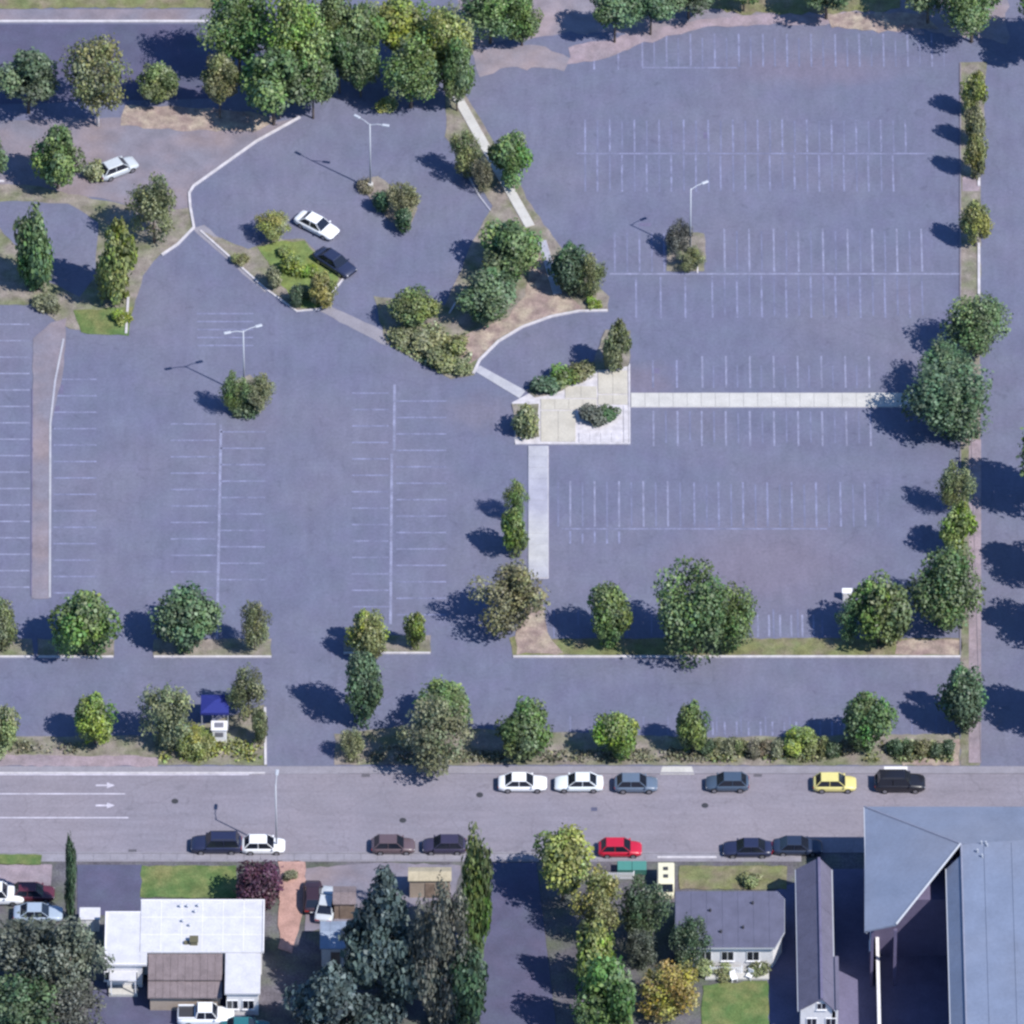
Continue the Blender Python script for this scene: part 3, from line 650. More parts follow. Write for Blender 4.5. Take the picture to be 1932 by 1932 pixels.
cover('ground_cover', [(640,1405), (900,1420), (1330,1412), (1330,1440), (640,1440)], 2200, 'brown', hmax=.4)
cover('ground_cover', [(1330,1405), (1800,1400), (1800,1440), (1330,1440)], 2600, 'olive', hmax=.5)
# southern plots
T(132,1656,13,78,'column','dark','slim tall dark cypress beside the grey driveway',G7,clear=.0)
T(486,1672,46,46,'round','maroon','dark maroon leaved tree beside the brick path',G7,clear=.3)
T(52,1800,78,72,'sparse','darkgrey','dark grey bare tree below the silver blue car at the lower left',G7,clear=.8)
T(132,1822,70,80,'sparse','grey','grey bare tree against the west side of the white roofed house',G7,clear=.8)
T(40,1898,84,70,'sparse','dark','dark greenish bare tree in the lower left corner',G7,clear=.8)
T(128,1912,62,56,'sparse','darkgrey','dark grey bare tree at the bottom edge left of the white pickup',G7,clear=.5)
T(728,1772,86,136,'cone','blue','tall blue spruce in the lower middle',G7,clear=.6)
T(628,1898,84,100,'cone','blue','added conifer deepening the shadow left of the tall spruce',G7,clear=.3)  # conifer added where only shadow lies, to deepen it
T(836,1800,54,130,'sparse','grey','grey bare tree between the spruce and the tall green one',G7,clear=.8)
T(894,1690,36,108,'column','green','tall slim green poplar beside the narrow drive',G7,clear=.5)
T(888,1862,40,84,'column','dark','dark green slim tree below the poplar',G7,clear=.3)
T(1062,1624,56,60,'round','yellow','bright yellow green tree left of the red car',G7,clear=2.2)
T(1132,1700,48,60,'sparse','yellow','yellowish loose tree below the teal container',G7,clear=1.8)
T(1128,1798,42,62,'column','bright','bright green tree in the middle of the row beside the narrow drive',G7,clear=1.6)
T(1140,1890,56,76,'round','green','green tree at the bottom of the row beside the narrow drive',G7,clear=1.6)
T(1218,1712,48,58,'sparse','dark','dark loose tree below the cream van',G7,clear=1.2)
T(1302,1776,36,48,'sparse','dark','dark tree at the left edge of the grey flat roof',G7,clear=.8)
T(1262,1868,58,56,'sparse','gold','golden brown tree at the bottom edge left of the lawn',G7,clear=.3)
T(1208,1790,30,36,'sparse','darkgrey','shaded grey tree between the green row and the grey flat roof',G7,clear=.2)
shrub(1330,1822,22,18,'pale','pale shrub among the white garden chairs')
for x, y, lf, lb in ((1362,1834,'pale','pale shrub against the south wall under the grey flat roof'), (1432,1830,'olive','olive shrub at the south-east corner under the grey flat roof'), (1290,1812,'dark','dark shrub at the south-west corner under the grey flat roof')): shrub(x, y, 20, 16, lf, lb)
shrub(548,1652,14,12,'brown','brown shrub at the top of the brick path')
shrub(1420,1660,22,14,'pale','pale shrub on the narrow lawn above the grey flat roof')
# trees beyond the east drive: only their shadows and edges reach the frame
for x, y, rx, ry, lb in ((2000,34,72,66,'by the top right corner'), (1998,862,66,80,'right of the lower end of the big east clump'), (2006,1018,56,56,'right of the bright narrow strip tree'),
                         (2010,1130,56,58,'right of the dark corner tree of the lot'), (2000,1290,56,60,'right of the bluish tree beside the southern aisle')):
    T(x, y, rx, ry, 'round', 'deep', 'tall tree past the east drive, '+lb, G9, clear=3.4)

# ------------------------------------------------------------------ lamp posts
def lamp(x, y, arms, label, hgt=8.9, rz=0.0):
    root = empty('lamp_post', P(x, y), rz, label, 'lamp post', 'tall lamp posts')
    bm = bmesh.new(); add_tube(bm, (0,0,0), (0,0,.75), .30, .28, 12); link('base', bm_mesh(bm), CONC, root)
    bm = bmesh.new(); add_tube(bm, (0,0,.75), (0,0,hgt), .095, .06, 10); link('pole', bm_mesh(bm, smooth=True), GALV, root)
    for a in arms:
        c, s = math.cos(a), math.sin(a); bm = bmesh.new()
        add_tube(bm, (0,0,hgt-.15), (c*.7,s*.7,hgt+.1), .05, .045, 6); add_tube(bm, (c*.7,s*.7,hgt+.1), (c*1.25,s*1.25,hgt+.12), .045, .045, 6)
        link('arm', bm_mesh(bm), GALV, root)
        hb = bmesh.new(); add_box(hb, -.36, .36, -.15, .15, -.07, .07, bev=.04)
        hd = link('lamp_head', bm_mesh(hb), GALV, root, loc=(c*1.6, s*1.6, hgt+.13), rot=(0, 0, a))
        link('lens', box_mesh(-.28, .28, -.10, .10, -.03, 0), LAMP, hd, loc=(0, 0, -.072))
    return root
lamp(699, 356, (2.5, -.2), 'tall pale lamp post north of the white car')
lamp(461, 746, (.35, 3.4), 'tall pale lamp post in the western striped lot')
lamp(1302, 478, (.5,), 'tall pale lamp post in the east lot standing among thin grey trees')
lamp(522, 1604, (1.5,), 'tall pale lamp post at the roadside beside the white car')

# ------------------------------------------------------------------ vehicles
def loft(sections, caps=True):
    bm = bmesh.new(); rings = []
    for sec in sections: rings.append([bm.verts.new(p) for p in sec])
    n = len(rings[0])
    for a, c in zip(rings, rings[1:]):
        for i in range(n): bm.faces.new((a[i], a[(i+1)%n], c[(i+1)%n], c[i]))
    if caps: bm.faces.new(rings[0][::-1]); bm.faces.new(rings[-1])
    return bm
def car_meshes(Ln, Wd, hood, roof, gh):
    """gh: x of windscreen foot, roof front, roof rear, rear window foot. Forward is +x."""
    h2 = Ln/2; hw = Wd/2; M = {}
    secs = []
    for x, wf, zl, zt in ((-h2, .80, .42, hood*.84), (-h2+.10, .93, .30, hood*.96), (-h2+.55, 1, .22, hood), (-h2+1.3, 1, .20, hood), (0, 1, .20, hood*.985), (h2-1.35, 1, .20, hood*.97), (h2-.55, .98, .22, hood*.87), (h2-.12, .88, .30, hood*.76), (h2, .74, .40, hood*.62)):
        a = hw*wf; secs.append([(x, -a*.92, zl), (x, -a, zl+.16), (x, -a, zt*.74), (x, -a*.93, zt*.94), (x, -a*.7, zt), (x, a*.7, zt), (x, a*.93, zt*.94), (x, a, zt*.74), (x, a, zl+.16), (x, a*.92, zl)])
    M['body'] = bm_mesh(loft(secs), 'body', True)
    wf, rf, rr, wr = gh; bw = hw*.86; tw = hw*.70; zb = hood*.95; zr = roof
    bm = bmesh.new(); add_box(bm, rr, rf, -tw, tw, zr-.09, zr, bev=.04); M['roof'] = bm_mesh(bm, 'roof')
    def quad(p, thick=.03):
        bm = bmesh.new(); f = bm.faces.new([bm.verts.new(q) for q in p]); f.normal_update(); n = f.normal.copy()
        r = bmesh.ops.extrude_face_region(bm, geom=[f]); bmesh.ops.translate(bm, vec=-n*thick, verts=[v for v in r['geom'] if isinstance(v, bmesh.types.BMVert)])
        return bm_mesh(bm)
    M['windscreen'] = quad([(wf, -bw, zb), (wf, bw, zb), (rf, tw*.97, zr-.03), (rf, -tw*.97, zr-.03)])
    M['rear_window'] = quad([(wr, bw, zb), (wr, -bw, zb), (rr, -tw*.97, zr-.03), (rr, tw*.97, zr-.03)])
    mid = (rf+rr)/2
    for s, nm in ((1, 'l'), (-1, 'r')):
        A = [(wf-.08, s*bw, zb), (mid+.05, s*bw, zb), (mid+.05, s*tw, zr-.07), (rf-.02, s*tw, zr-.07)]
        B = [(mid-.05, s*bw, zb), (wr+.08, s*bw, zb), (rr+.02, s*tw, zr-.07), (mid-.05, s*tw, zr-.07)]
        if s < 0: A, B = A[::-1], B[::-1]
        M['fw'+nm] = quad(A[::-1]); M['rw'+nm] = quad(B[::-1])
        M['pl'+nm] = []
        for a_, b_, r0, r1 in ((mid, mid, .05, .04), (wf-.03, rf, .045, .04), (wr+.03, rr, .07, .06)):
            pb = bmesh.new(); add_tube(pb, (a_, s*bw, zb), (b_, s*tw, zr-.05), r0, r1, 4); M['pl'+nm].append(bm_mesh(pb))
    bm = bmesh.new(); add_tube(bm, (0, -.11, 0), (0, .11, 0), .32, .32, 14); M['tyre'] = bm_mesh(bm)
    bm = bmesh.new(); add_tube(bm, (0, -.118, 0), (0, .118, 0), .20, .20, 10); M['rim'] = bm_mesh(bm)
    M['hl'] = box_mesh(-.10, .06, -.20, .20, -.07, .07, bev=.02); M['tl'] = box_mesh(-.05, .05, -.20, .20, -.08, .08, bev=.02)
    M['mirror'] = box_mesh(-.08, .08, -.10, .10, -.06, .06, bev=.02); M['plate'] = box_mesh(-.01, .01, -.22, .22, -.06, .06)
    M['dims'] = (h2, hw, hood); return M
CARS = dict(sedan=car_meshes(4.7, 1.80, .88, 1.43, (1.05, .35, -1.05, -1.75)), hatch=car_meshes(4.15, 1.74, .92, 1.50, (1.0, .35, -1.35, -1.85)),
            suv=car_meshes(4.85, 1.92, 1.05, 1.76, (1.05, .50, -1.90, -2.22)), truck=car_meshes(5.4, 1.95, 1.08, 1.80, (1.15, .65, -.75, -.95)))
def car(kind, x, y, ang, col, label, cat='car', group='parked cars', name='parked_car', z=.02, roofcol=None):
    M = CARS[kind]; h2, hw, hood = M['dims']; c = P(x, y, .65); pm = carpaint(col)
    root = empty(name, (c.x, c.y, z), ang, label, cat, group)
    bd = link('body', M['body'], pm, root); link('roof', M['roof'], carpaint(roofcol) if roofcol else pm, root)
    link('windscreen', M['windscreen'], GLASS, root); link('rear_window', M['rear_window'], GLASS, root)
    for s in 'lr':
        link('side_window', M['fw'+s], GLASS, root); link('side_window', M['rw'+s], GLASS, root)
        for pl in M['pl'+s]: link('pillar', pl, pm, root)
    for sx in (1, -1):
        for sy in (1, -1):
            wl = link('wheel', M['tyre'], TYRE, root, loc=(sx*h2*.60, sy*(hw-.10), .32)); link('rim', M['rim'], RIM, wl)
    for sy in (1, -1):
        link('headlight', M['hl'], LAMP, root, loc=(h2-.10, sy*hw*.58, hood*.60)); link('taillight', M['tl'], TAIL, root, loc=(-h2+.03, sy*hw*.62, hood*.72))
        link('mirror', M['mirror'], pm, root, loc=(.92, sy*(hw+.04), hood*.98))
    link('number_plate', M['plate'], WHITEM, root, loc=(-h2-.005, 0, .52))
    if kind == 'truck':
        link('load_bed', box_mesh(-h2+.18, -1.08, -hw*.78, hw*.78, hood-.02, hood+.012), DARKM, root)
        for sy in (1, -1): link('bed_rail', box_mesh(-h2+.1, -1.0, sy*hw*.86-.07, sy*hw*.86+.07, hood-.04, hood+.16, bev=.02), pm, root)
    if kind == 'suv':
        for sy in (1, -1): link('roof_rail', box_mesh(-1.7, .3, sy*hw*.6-.03, sy*hw*.6+.03, 1.765, 1.81), DARKM, root)
    return root
WH = (.70, .71, .73); SIL = (.42, .45, .48); NAVY = (.018, .022, .055); BLK = (.012, .012, .018); YEL = (.58, .52, .20); RED = (.42, .012, .035); BGR = (.10, .135, .19); DBG = (.050, .075, .115)
GN = 'cars parked along the north kerb of the road'; GS = 'cars parked along the south kerb of the road'; GL = 'cars parked in the lot'; GY = 'cars in the southern plots'
car('sedan', 986, 1476, 0, WH, 'white car at the left end of the northern kerb row', group=GN)
car('sedan', 1092, 1476, math.pi, (.62,.66,.68), 'white car second from the left in the northern kerb row', group=GN)
car('hatch', 1200, 1478, 0, BGR, 'light blue grey car third in the northern kerb row', group=GN)
car('hatch', 1372, 1476, math.pi, DBG, 'dark blue grey car right of the pale driveway apron', group=GN)
car('hatch', 1575, 1477, 0, YEL, 'pale yellow car left of the black one', group=GN)
car('suv', 1698, 1476, 0, BLK, 'long black car at the right end of the northern kerb row', group=GN)
car('hatch', 1170, 1600, 0, RED, 'bright red car right of the yellow green tree', group=GS)
car('sedan', 1410, 1600, math.pi, NAVY, 'dark navy car right of the white kerb line south of the road', group=GS)
car('sedan', 1505, 1596, 0, (.02,.03,.06), 'dark car beside the top end of the grey gabled building', group=GS)
car('suv', 408, 1592, math.pi, NAVY, 'dark navy car behind the white one above the lawn', group=GS)
car('hatch', 497, 1594, 0, WH, 'white car beside the roadside lamp post', group=GS)
car('hatch', 742, 1594, 0, (.10,.07,.08), 'dark brownish car above the blue spruce', group=GS)
car('hatch', 838, 1594, math.pi, (.035,.03,.06), 'dark violet car left of the slim poplar', group=GS)
car('sedan', 598, 424, math.radians(-36), WH, 'white car parked at a slant in the north-west lot', group=GL)
car('sedan', 632, 494, math.radians(-42), (.02,.026,.06), 'dark navy car parked beside the grass of the west island', group=GL)
car('hatch', 222, 316, math.radians(30), SIL, 'pale silver car on the worn path at the upper left', group=GL)
car('hatch', 62, 1684, 0, (.085,.018,.03), 'dark maroon car at the left above silver cars', group=GY)
car('truck', -8, 1688, 0, WH, 'white pickup cut by the left edge beside the maroon car', cat='pickup truck', group=GY, name='pickup_truck')
car('sedan', 72, 1722, 0, (.28,.34,.42), 'silver blue car in the shade below the maroon car', group=GY)
car('truck', 388, 1916, 0, WH, 'white pickup at the bottom edge below the brown roof', cat='pickup truck', group=GY, name='pickup_truck')
car('sedan', 462, 1938, 0, (.02,.12,.14), 'teal car cut by the bottom edge right of the white pickup', group=GY)
car('hatch', 590, 1690, math.radians(90), (.035,.018,.025), 'very dark car parked beside the brick path', group=GY)
car('sedan', 616, 1704, math.radians(82), SIL, 'silver car between the dark car and the wooden shed', group=GY)
# cream van standing nose to the south
van = empty('camper_van', P(1256, 1664, .9)*1.0, math.radians(-90), 'cream camper van below the road on the narrow lawn', 'van'); van.location.z = .05; van.scale = (.86, .9, .9)
CREAM = carpaint((.60, .57, .42))
M = CARS['truck']
bm = loft([[(x, -a, zl), (x, -a, zt*.92), (x, -a*.86, zt), (x, a*.86, zt), (x, a, zt*.92), (x, a, zl)] for x, a, zl, zt in ((-1.95, .86, .35, 1.95), (-1.85, .92, .28, 2.05), (.6, .92, .26, 2.08), (1.15, .90, .26, 1.85), (1.75, .86, .28, 1.05), (1.95, .76, .34, .85))])
link('body', bm_mesh(bm), CREAM, van)
link('windscreen', bm_mesh(loft([[(1.18, -.74, 1.80), (1.18, .74, 1.80), (1.22, .74, 1.84), (1.22, -.74, 1.84)], [(1.70, -.78, 1.10), (1.70, .78, 1.10), (1.74, .78, 1.14), (1.74, -.78, 1.14)]])), GLASS, van)
for x in (-.9, .25): link('roof_vent', box_mesh(x-.25, x+.25, -.25, .25, 2.06, 2.16, bev=.03), DARKM, van)
link('rear_window', box_mesh(-1.965, -1.94, -.6, .6, 1.1, 1.6), GLASS, van)
for s in (1, -1):
    link('side_window', box_mesh(-1.2, .4, s*.925-.012, s*.925+.012, 1.15, 1.65), GLASS, van)
    link('headlight', M['hl'], LAMP, van, loc=(1.86, s*.55, .66)); link('taillight', M['tl'], TAIL, van, loc=(-1.92, s*.7, .8))
    for x in (1.15, -1.15): wl = link('wheel', M['tyre'], TYRE, van, loc=(x, s*.84, .32)); link('rim', M['rim'], RIM, wl)

# ------------------------------------------------------------------ buildings
def wall_ring(pts, h, thick=.25, z0=0.0):
    return prism(pts, z0, h)
def window(parent, x, y, z, wdt, hgt, face='s', sill=True):
    """Window standing proud of a south (s), west (w) or north (n) wall: frame > pane, sill."""
    fr = bmesh.new(); t_ = .06
    for a in ((-wdt/2-t_, -wdt/2, -hgt/2-t_, hgt/2+t_), (wdt/2, wdt/2+t_, -hgt/2-t_, hgt/2+t_), (-wdt/2, wdt/2, hgt/2, hgt/2+t_), (-wdt/2, wdt/2, -hgt/2-t_, -hgt/2), (-.025, .025, -hgt/2, hgt/2)):
        add_box(fr, a[0], a[1], -.07, .0, a[2], a[3])
    rz = {'s': 0, 'w': -math.pi/2, 'n': math.pi, 'e': math.pi/2}[face]
    f = link('window', bm_mesh(fr), WHITEM, parent, loc=(x, y, z), rot=(0, 0, rz))
    link('pane', box_mesh(-wdt/2, wdt/2, -.03, -.005, -hgt/2, hgt/2), GLASS, f)
    if sill: link('sill', box_mesh(-wdt/2-.12, wdt/2+.12, -.14, 0, -hgt/2-.13, -hgt/2-.065), WHITEM, f)
    return f
def flat_rect(x0, x1, y0, y1, z):          # image pixel rectangle cast to height z -> world rectangle
    a = P(x0, y0, z); c = P(x1, y1, z); return a.x, c.x, c.y, a.y
# white roofed house
H = 3.4
hx0, hx1, hy0, hy1 = flat_rect(266, 498, 1698, 1796, H); wx0, wx1, wy0, wy1 = flat_rect(199, 277, 1720, 1820, H); ex0, ex1, ey0, ey1 = flat_rect(425, 491, 1796, 1872, H)
house = empty('house', ((hx0+hx1)/2, (hy0+hy1)/2, 0), 0, 'low house with a stepped white flat roof and a brown shingled lean-to', 'house')
ox, oy = house.location.x, house.location.y
def hbox(name, x0, x1, y0, y1, z0, z1, mat, bev=0, parent=None): return link(name, box_mesh(x0-ox, x1-ox, y0-oy, y1-oy, z0, z1, bev=bev), mat, parent or house)
hbox('wall', hx0+.25, hx1-.25, hy0+.25, hy1-.25, 0, H-.22, WALLW); hbox('wall', wx0+.25, hx0+.24, wy0+.25, wy1-.25, 0, H-.23, WALLW); hbox('wall', ex0+.2, ex1-.2, ey0+.2, hy0+.24, 0, H-.4, WALLW)
hbox('roof', hx0, hx1, hy0, hy1, H-.22, H, ROOFWHITE, .03)
hbox('roof', wx0, hx0-.004, wy0, wy1, H-.27, H-.05, ROOFWHITE, .03); hbox('roof', hx0, wx1, wy0, hy0-.004, H-.27, H-.05, ROOFWHITE, .03)
hbox('roof', ex0, ex1, ey0, hy0-.004, H-.42, H-.14, ROOFWHITE, .03)
for x0, x1, y0, y1, z in ((hx0, hx1, hy1-.14, hy1, H), (hx1-.14, hx1, hy0, hy1-.142, H), (wx0, wx0+.14, wy0, wy1, H-.05), (wx0+.142, hx0-.01, wy1-.14, wy1, H-.05), (wx0+.142, wx1, wy0, wy0+.14, H-.05)):
    hbox('parapet', x0, x1, y0, y1, z-.02, z+.10, WALLW)
for i in range(1, 6): hbox('roof_seam', hx0+(hx1-hx0)*i/6-.03, hx0+(hx1-hx0)*i/6+.03, hy0+.1, hy1-.15, H-.01, H+.018, WALLW)
for i in range(1, 3): hbox('roof_seam', hx0+.05, hx1-.15, hy0+(hy1-hy0)*i/3-.03, hy0+(hy1-hy0)*i/3+.03, H-.01, H+.014, WALLW)
q = P(366, 1779, H); bm = bmesh.new(); add_box(bm, -.35, .35, -.35, .35, -.05, .5, bev=.04); add_box(bm, -.42, .42, -.42, .42, .5, .58)
link('chimney', bm_mesh(bm), VENTM, house, loc=(q.x-ox, q.y-oy, H)); hbox('roof_vent', q.x-.95, q.x-.45, q.y-.25, q.y+.1, H, H+.25, VENTM, .03)
for x, y in ((340,1712), (354,1712), (374,1711), (368,1722), (345,1740), (358,1748)):
    q = P(x, y, H); bm = bmesh.new(); add_tube(bm, (0,0,-.02), (0,0,.3), .09, .09, 8); add_tube(bm, (0,0,.3), (0,0,.36), .15, .05, 8); link('vent_pipe', bm_mesh(bm), GALV, house, loc=(q.x-ox, q.y-oy, H))
# brown lean-to: two courses of sloping roof
lx0, lx1 = P(280, 1800, 3.2).x, P(420, 1800, 3.2).x; ya = hy0-.01; yb = P(300, 1852, 2.5).y; yc = P(300, 1885, 1.9).y
def slope(name, x0, x1, ytop, ybot, ztop, zbot, mat, parent, th=.16):
    bm = bmesh.new(); v = [bm.verts.new((x-ox, y-oy, z)) for x, y, z in ((x0,ytop,ztop), (x1,ytop,ztop), (x1,ybot,zbot), (x0,ybot,zbot), (x0,ytop,ztop-th), (x1,ytop,ztop-th), (x1,ybot,zbot-th), (x0,ybot,zbot-th))]
    for f in ((0,1,2,3), (7,6,5,4), (0,4,5,1), (1,5,6,2), (2,6,7,3), (3,7,4,0)): bm.faces.new([v[i] for i in f])
    return link(name, bm_mesh(bm), mat, parent)
ncol = 10
for r_, (y0_, y1_, z0_, z1_) in enumerate(((ya, yb, 3.15, 2.75), (yb-.02, yc, 2.55, 2.1))):
    for i in range(ncol):
        d = (lx1-lx0)/ncol; slope('roof_panel', lx0+d*i+.01, lx0+d*(i+1)-.01, y0_, y1_, z0_+random.uniform(-.02,.02), z1_+random.uniform(-.02,.02), ROOFBROWN, house)
hbox('gutter', lx0, lx1, yb-.16, yb-.03, 2.36, 2.5, WOOD); hbox('wall', lx0+.2, lx1-.2, yc+.3, hy0+.2, 0, 1.75, WALLT)
for x in (207, 230, 252): window(house, P(x, 0, 0).x-ox if False else P(x, 1850, 0).x-ox, wy0+.25-oy, 1.6, .8, 1.1)
for x in (440, 470): window(house, P(x, 1850, 0).x-ox, ey0+.2-oy, 1.5, 1.0, 1.1)
hbox('porch', wx0+.4, wx1-.9, wy0-1.0, wy0+.2, 0, .35, CONC); hbox('porch_roof', wx0+.5, wx1-1.0, wy0-1.1, wy0+.2, 2.3, 2.4, ROOFWHITE)
for x in (wx0+.6, wx1-1.15): hbox('porch_post', x, x+.1, wy0-1.05, wy0-.95, .35, 2.3, WHITEM)
hbox('storage', 0, 0, 0, 0, 0, 0, WALLW) if False else None
sb = empty('storage_shed', P(170, 1748), 0, 'small white garden shed left of the white roofed house', 'shed')
link('wall', box_mesh(-.9, .9, -.7, .7, 0, 1.7), WALLW, sb); link('roof', box_mesh(-1.0, 1.0, -.8, .8, 1.7, 1.82, bev=.03), ROOFWHITE, sb); link('door', box_mesh(-.4, .4, -.74, -.705, .05, 1.6), WHITEM, sb)
# grey gabled building, ridge north-south, white south gable
Z1, Z2 = 4.0, 5.6
gx0 = P(1503, 1700, Z1).x; gx1 = P(1570, 1700, Z1).x; gxm = P(1546, 1700, Z1).x; gyN = P(1540, 1618, Z2).y; gyS = P(1545, 1884, Z2).y
gb = empty('gabled_building', (gxm, (gyN+gyS)/2, 0), 0, 'long grey shingled gable building with a white south gable', 'building'); ox, oy = gb.location.x, gb.location.y
def gable(parent, x0, x1, xm, yS, yN, z1, z2, mat, strips, name='roof_slope'):
    for sx_, xe in ((0, x0), (1, x1)):
        for i in range(strips):
            a = yS+(yN-yS)*i/strips+.008; c = yS+(yN-yS)*(i+1)/strips-.008; bm = bmesh.new(); j = random.uniform(-.012, .012)
            v = [bm.verts.new((p[0]-ox, p[1]-oy, p[2]+j)) for p in ((xe,a,z1), (xe,c,z1), (xm,c,z2), (xm,a,z2), (xe,a,z1-.16), (xe,c,z1-.16), (xm,c,z2-.16), (xm,a,z2-.16))]
            for f in ((0,1,2,3), (7,6,5,4), (0,4,5,1), (1,5,6,2), (2,6,7,3), (3,7,4,0)): bm.faces.new([v[k] for k in f])
            link(name, bm_mesh(bm), mat, parent)
gable(gb, gx0, gx1, gxm, gyS, gyN, Z1, Z2, ROOFGREY, 6)
link('ridge_cap', box_mesh(gxm-ox-.12, gxm-ox+.12, gyS-oy, gyN-oy, Z2-.06, Z2+.05), DARKLOT, gb)
link('gutter', box_mesh(gx0-ox-.10, gx0-ox+.02, gyS-oy, gyN-oy, Z1-.2, Z1-.06), GALV, gb); link('gutter', box_mesh(gx1-ox-.02, gx1-ox+.10, gyS-oy, gyN-oy, Z1-.2, Z1-.06), GALV, gb)
def gable_prism(x0, x1, xm, y0, y1, z1, z2):
    bm = bmesh.new(); A = [bm.verts.new((x-ox, y0-oy, z)) for x, z in ((x0,0), (x1,0), (x1,z1), (xm,z2), (x0,z1))]; B = [bm.verts.new((x-ox, y1-oy, z)) for x, z in ((x0,0), (x1,0), (x1,z1), (xm,z2), (x0,z1))]
    bm.faces.new(A); bm.faces.new(B[::-1])
    for i in range(5): bm.faces.new((A[i], A[(i+1)%5], B[(i+1)%5], B[i]))
    return bm_mesh(bm)
link('wall', gable_prism(gx0+.2, gx1-.2, gxm, gyS+.25, gyN-.25, Z1-.26, Z2-.20), WALLW, gb)
window(gb, gxm-ox, gyS+.25-oy, 4.3, .8, .8); window(gb, gxm-ox-.9, gyS+.25-oy, 2.0, .9, 1.2); window(gb, gxm-ox+.9, gyS+.25-oy, 2.0, .9, 1.2)
# wider southern part of its east side
sx1 = P(1583, 1850, 4.1).x; syN = P(1580, 1800, 4.4).y; link('side_roof', box_mesh(gx1-ox+.12, sx1-ox, gyS-oy, syN-oy, 4.0, 4.15, bev=.02), ROOFGREY, gb); link('wall', box_mesh(gx1-ox+.13, sx1-ox-.12, gyS-oy+.3, syN-oy-.15, 0, 3.99), WALLW, gb)
# large slate blue building
ze, zr = 8.0, 11.0
NW = P(1631, 1522, ze); SW1 = P(1631, 1757, ze); SW2 = P(1690, 1757, ze); RE = P(1812, 1592, zr); EWt = P(1791, 1655, 10.0)
bb = empty('hall', (NW.x+8, (NW.y+SW1.y)/2, 0), 0, 'large slate blue roofed hall in the lower right corner', 'building'); ox, oy = bb.location.x, bb.location.y
far = 60.0
def face3(name, pts, mat, th=.22, parent=bb):
    bm = bmesh.new(); t_ = [bm.verts.new((p[0]-ox, p[1]-oy, p[2])) for p in pts]; l_ = [bm.verts.new((p[0]-ox, p[1]-oy, p[2]-th)) for p in pts]
    bm.faces.new(t_); bm.faces.new(l_[::-1]); n = len(pts)
    for i in range(n): bm.faces.new((t_[i], l_[i], l_[(i+1)%n], t_[(i+1)%n]))
    return link(name, bm_mesh(bm), mat, parent)
# west hip face split in two straight-eaved panels that share the plane; north face; east wing
EWz = 10.2; ewx0 = P(1790, 1800, EWz).x; ewxm = P(1819, 1800, 11.0).x
SWm = SW2.copy(); SWm.z = ze+.95*(SW2.x-SW1.x)/(RE.x-NW.x)*3.0
face3('west_roof_slope', [NW, SW1, SWm, RE], ROOFBLUE)  # diagonal lower edge is a cast shadow's edge, built into the roof's shape
NE = Vector((far, NW.y, ze)); REE = Vector((far, RE.y, zr)); face3('north_roof_slope', [Vector((NW.x+.01, NW.y, ze+.01)), RE+Vector((0,.01,.01)), REE, NE], ROOFBLUE)
yS_ = P(1800, 2060, 10).y
face3('eaves_roof', [(ewx0, RE.y-2.2, EWz-.35), (ewx0, yS_, EWz-.35), (ewxm, yS_, zr-.05), (ewxm, RE.y-2.2+.8, zr-.05)], ROOFBLUE)
face3('main_roof', [(ewxm+.01, RE.y-.02, zr-.06), (ewxm+.01, yS_, zr-.06), (far, yS_, zr+1.8), (far, RE.y-.02, zr+1.8)], ROOFBLUE)
link('ridge_flashing', ribbon([(1819,1600), (1819,1601)], .1, 0, .01), GALV, bb, loc=(0,0,0)) if False else None
bm = bmesh.new(); add_tube(bm, tuple(v-w_ for v, w_ in zip(NW, (ox, oy, -.02))), tuple(v-w_ for v, w_ in zip(RE, (ox, oy, -.02))), .09, .09, 6); link('hip_flashing', bm_mesh(bm), WALLG, bb)
bm = bmesh.new(); add_tube(bm, (SWm.x-ox, SWm.y-oy, SWm.z+.02), (RE.x-ox, RE.y-oy, RE.z+.02), .12, .12, 6); link('hip_flashing', bm_mesh(bm), GALV, bb)
bm = bmesh.new(); add_tube(bm, (ewxm-ox, RE.y-oy, zr), (ewxm-ox, yS_-oy, zr), .09, .09, 6); link('roof_flashing', bm_mesh(bm), WALLG, bb)
for i in range(5):
    x = ewxm+2.2+i*2.6
    if x < far-1: link('roof_seam', box_mesh(x-ox-.04, x-ox+.04, yS_-oy+.1, RE.y-oy-.3, zr-.06+1.86*(x-ewxm)/(far-ewxm)-.04, zr-.06+1.86*(x-ewxm)/(far-ewxm)+.05), ROOFBLUE, bb)
for i in range(5):                                       # little pipes near the ridge end
    q = P(1838+random.uniform(-10, 34), 1600+random.uniform(-24, 34), zr+.4); bm = bmesh.new(); add_tube(bm, (0,0,-.35), (0,0,.12), .09, .09, 6); link('vent_pipe', bm_mesh(bm), GALV, bb, loc=(q.x-ox, q.y-oy, q.z))
yc_ = RE.y-4.2
wallp = [(NW.x+.4, NW.y-.4), (far, NW.y-.4), (far, yS_), (ewx0+.4, yS_), (ewx0+.4, yc_), (NW.x+.4, yc_)]
link('wall', prism([(x-ox, y-oy) for x, y in wallp], 0, ze-.25), WALLSHADE, bb)
link('wall', box_mesh(NW.x-ox+.4, NW.x-ox+.65, SW1.y-oy+.4, yc_-oy-.003, 0, ze-.25), WALLSHADE, bb)
for q in (SW2, (SW2+RE)*.5): link('column', box_mesh(q.x-ox-.15, q.x-ox+.15, q.y-oy+.35, q.y-oy+.65, 0, ze-.3), WALLSHADE, bb)
link('upper_wall', box_mesh(ewx0-ox+.4, far-ox, yS_-oy, RE.y-oy-.8, ze-.24, EWz-.62), WALLSHADE, bb)
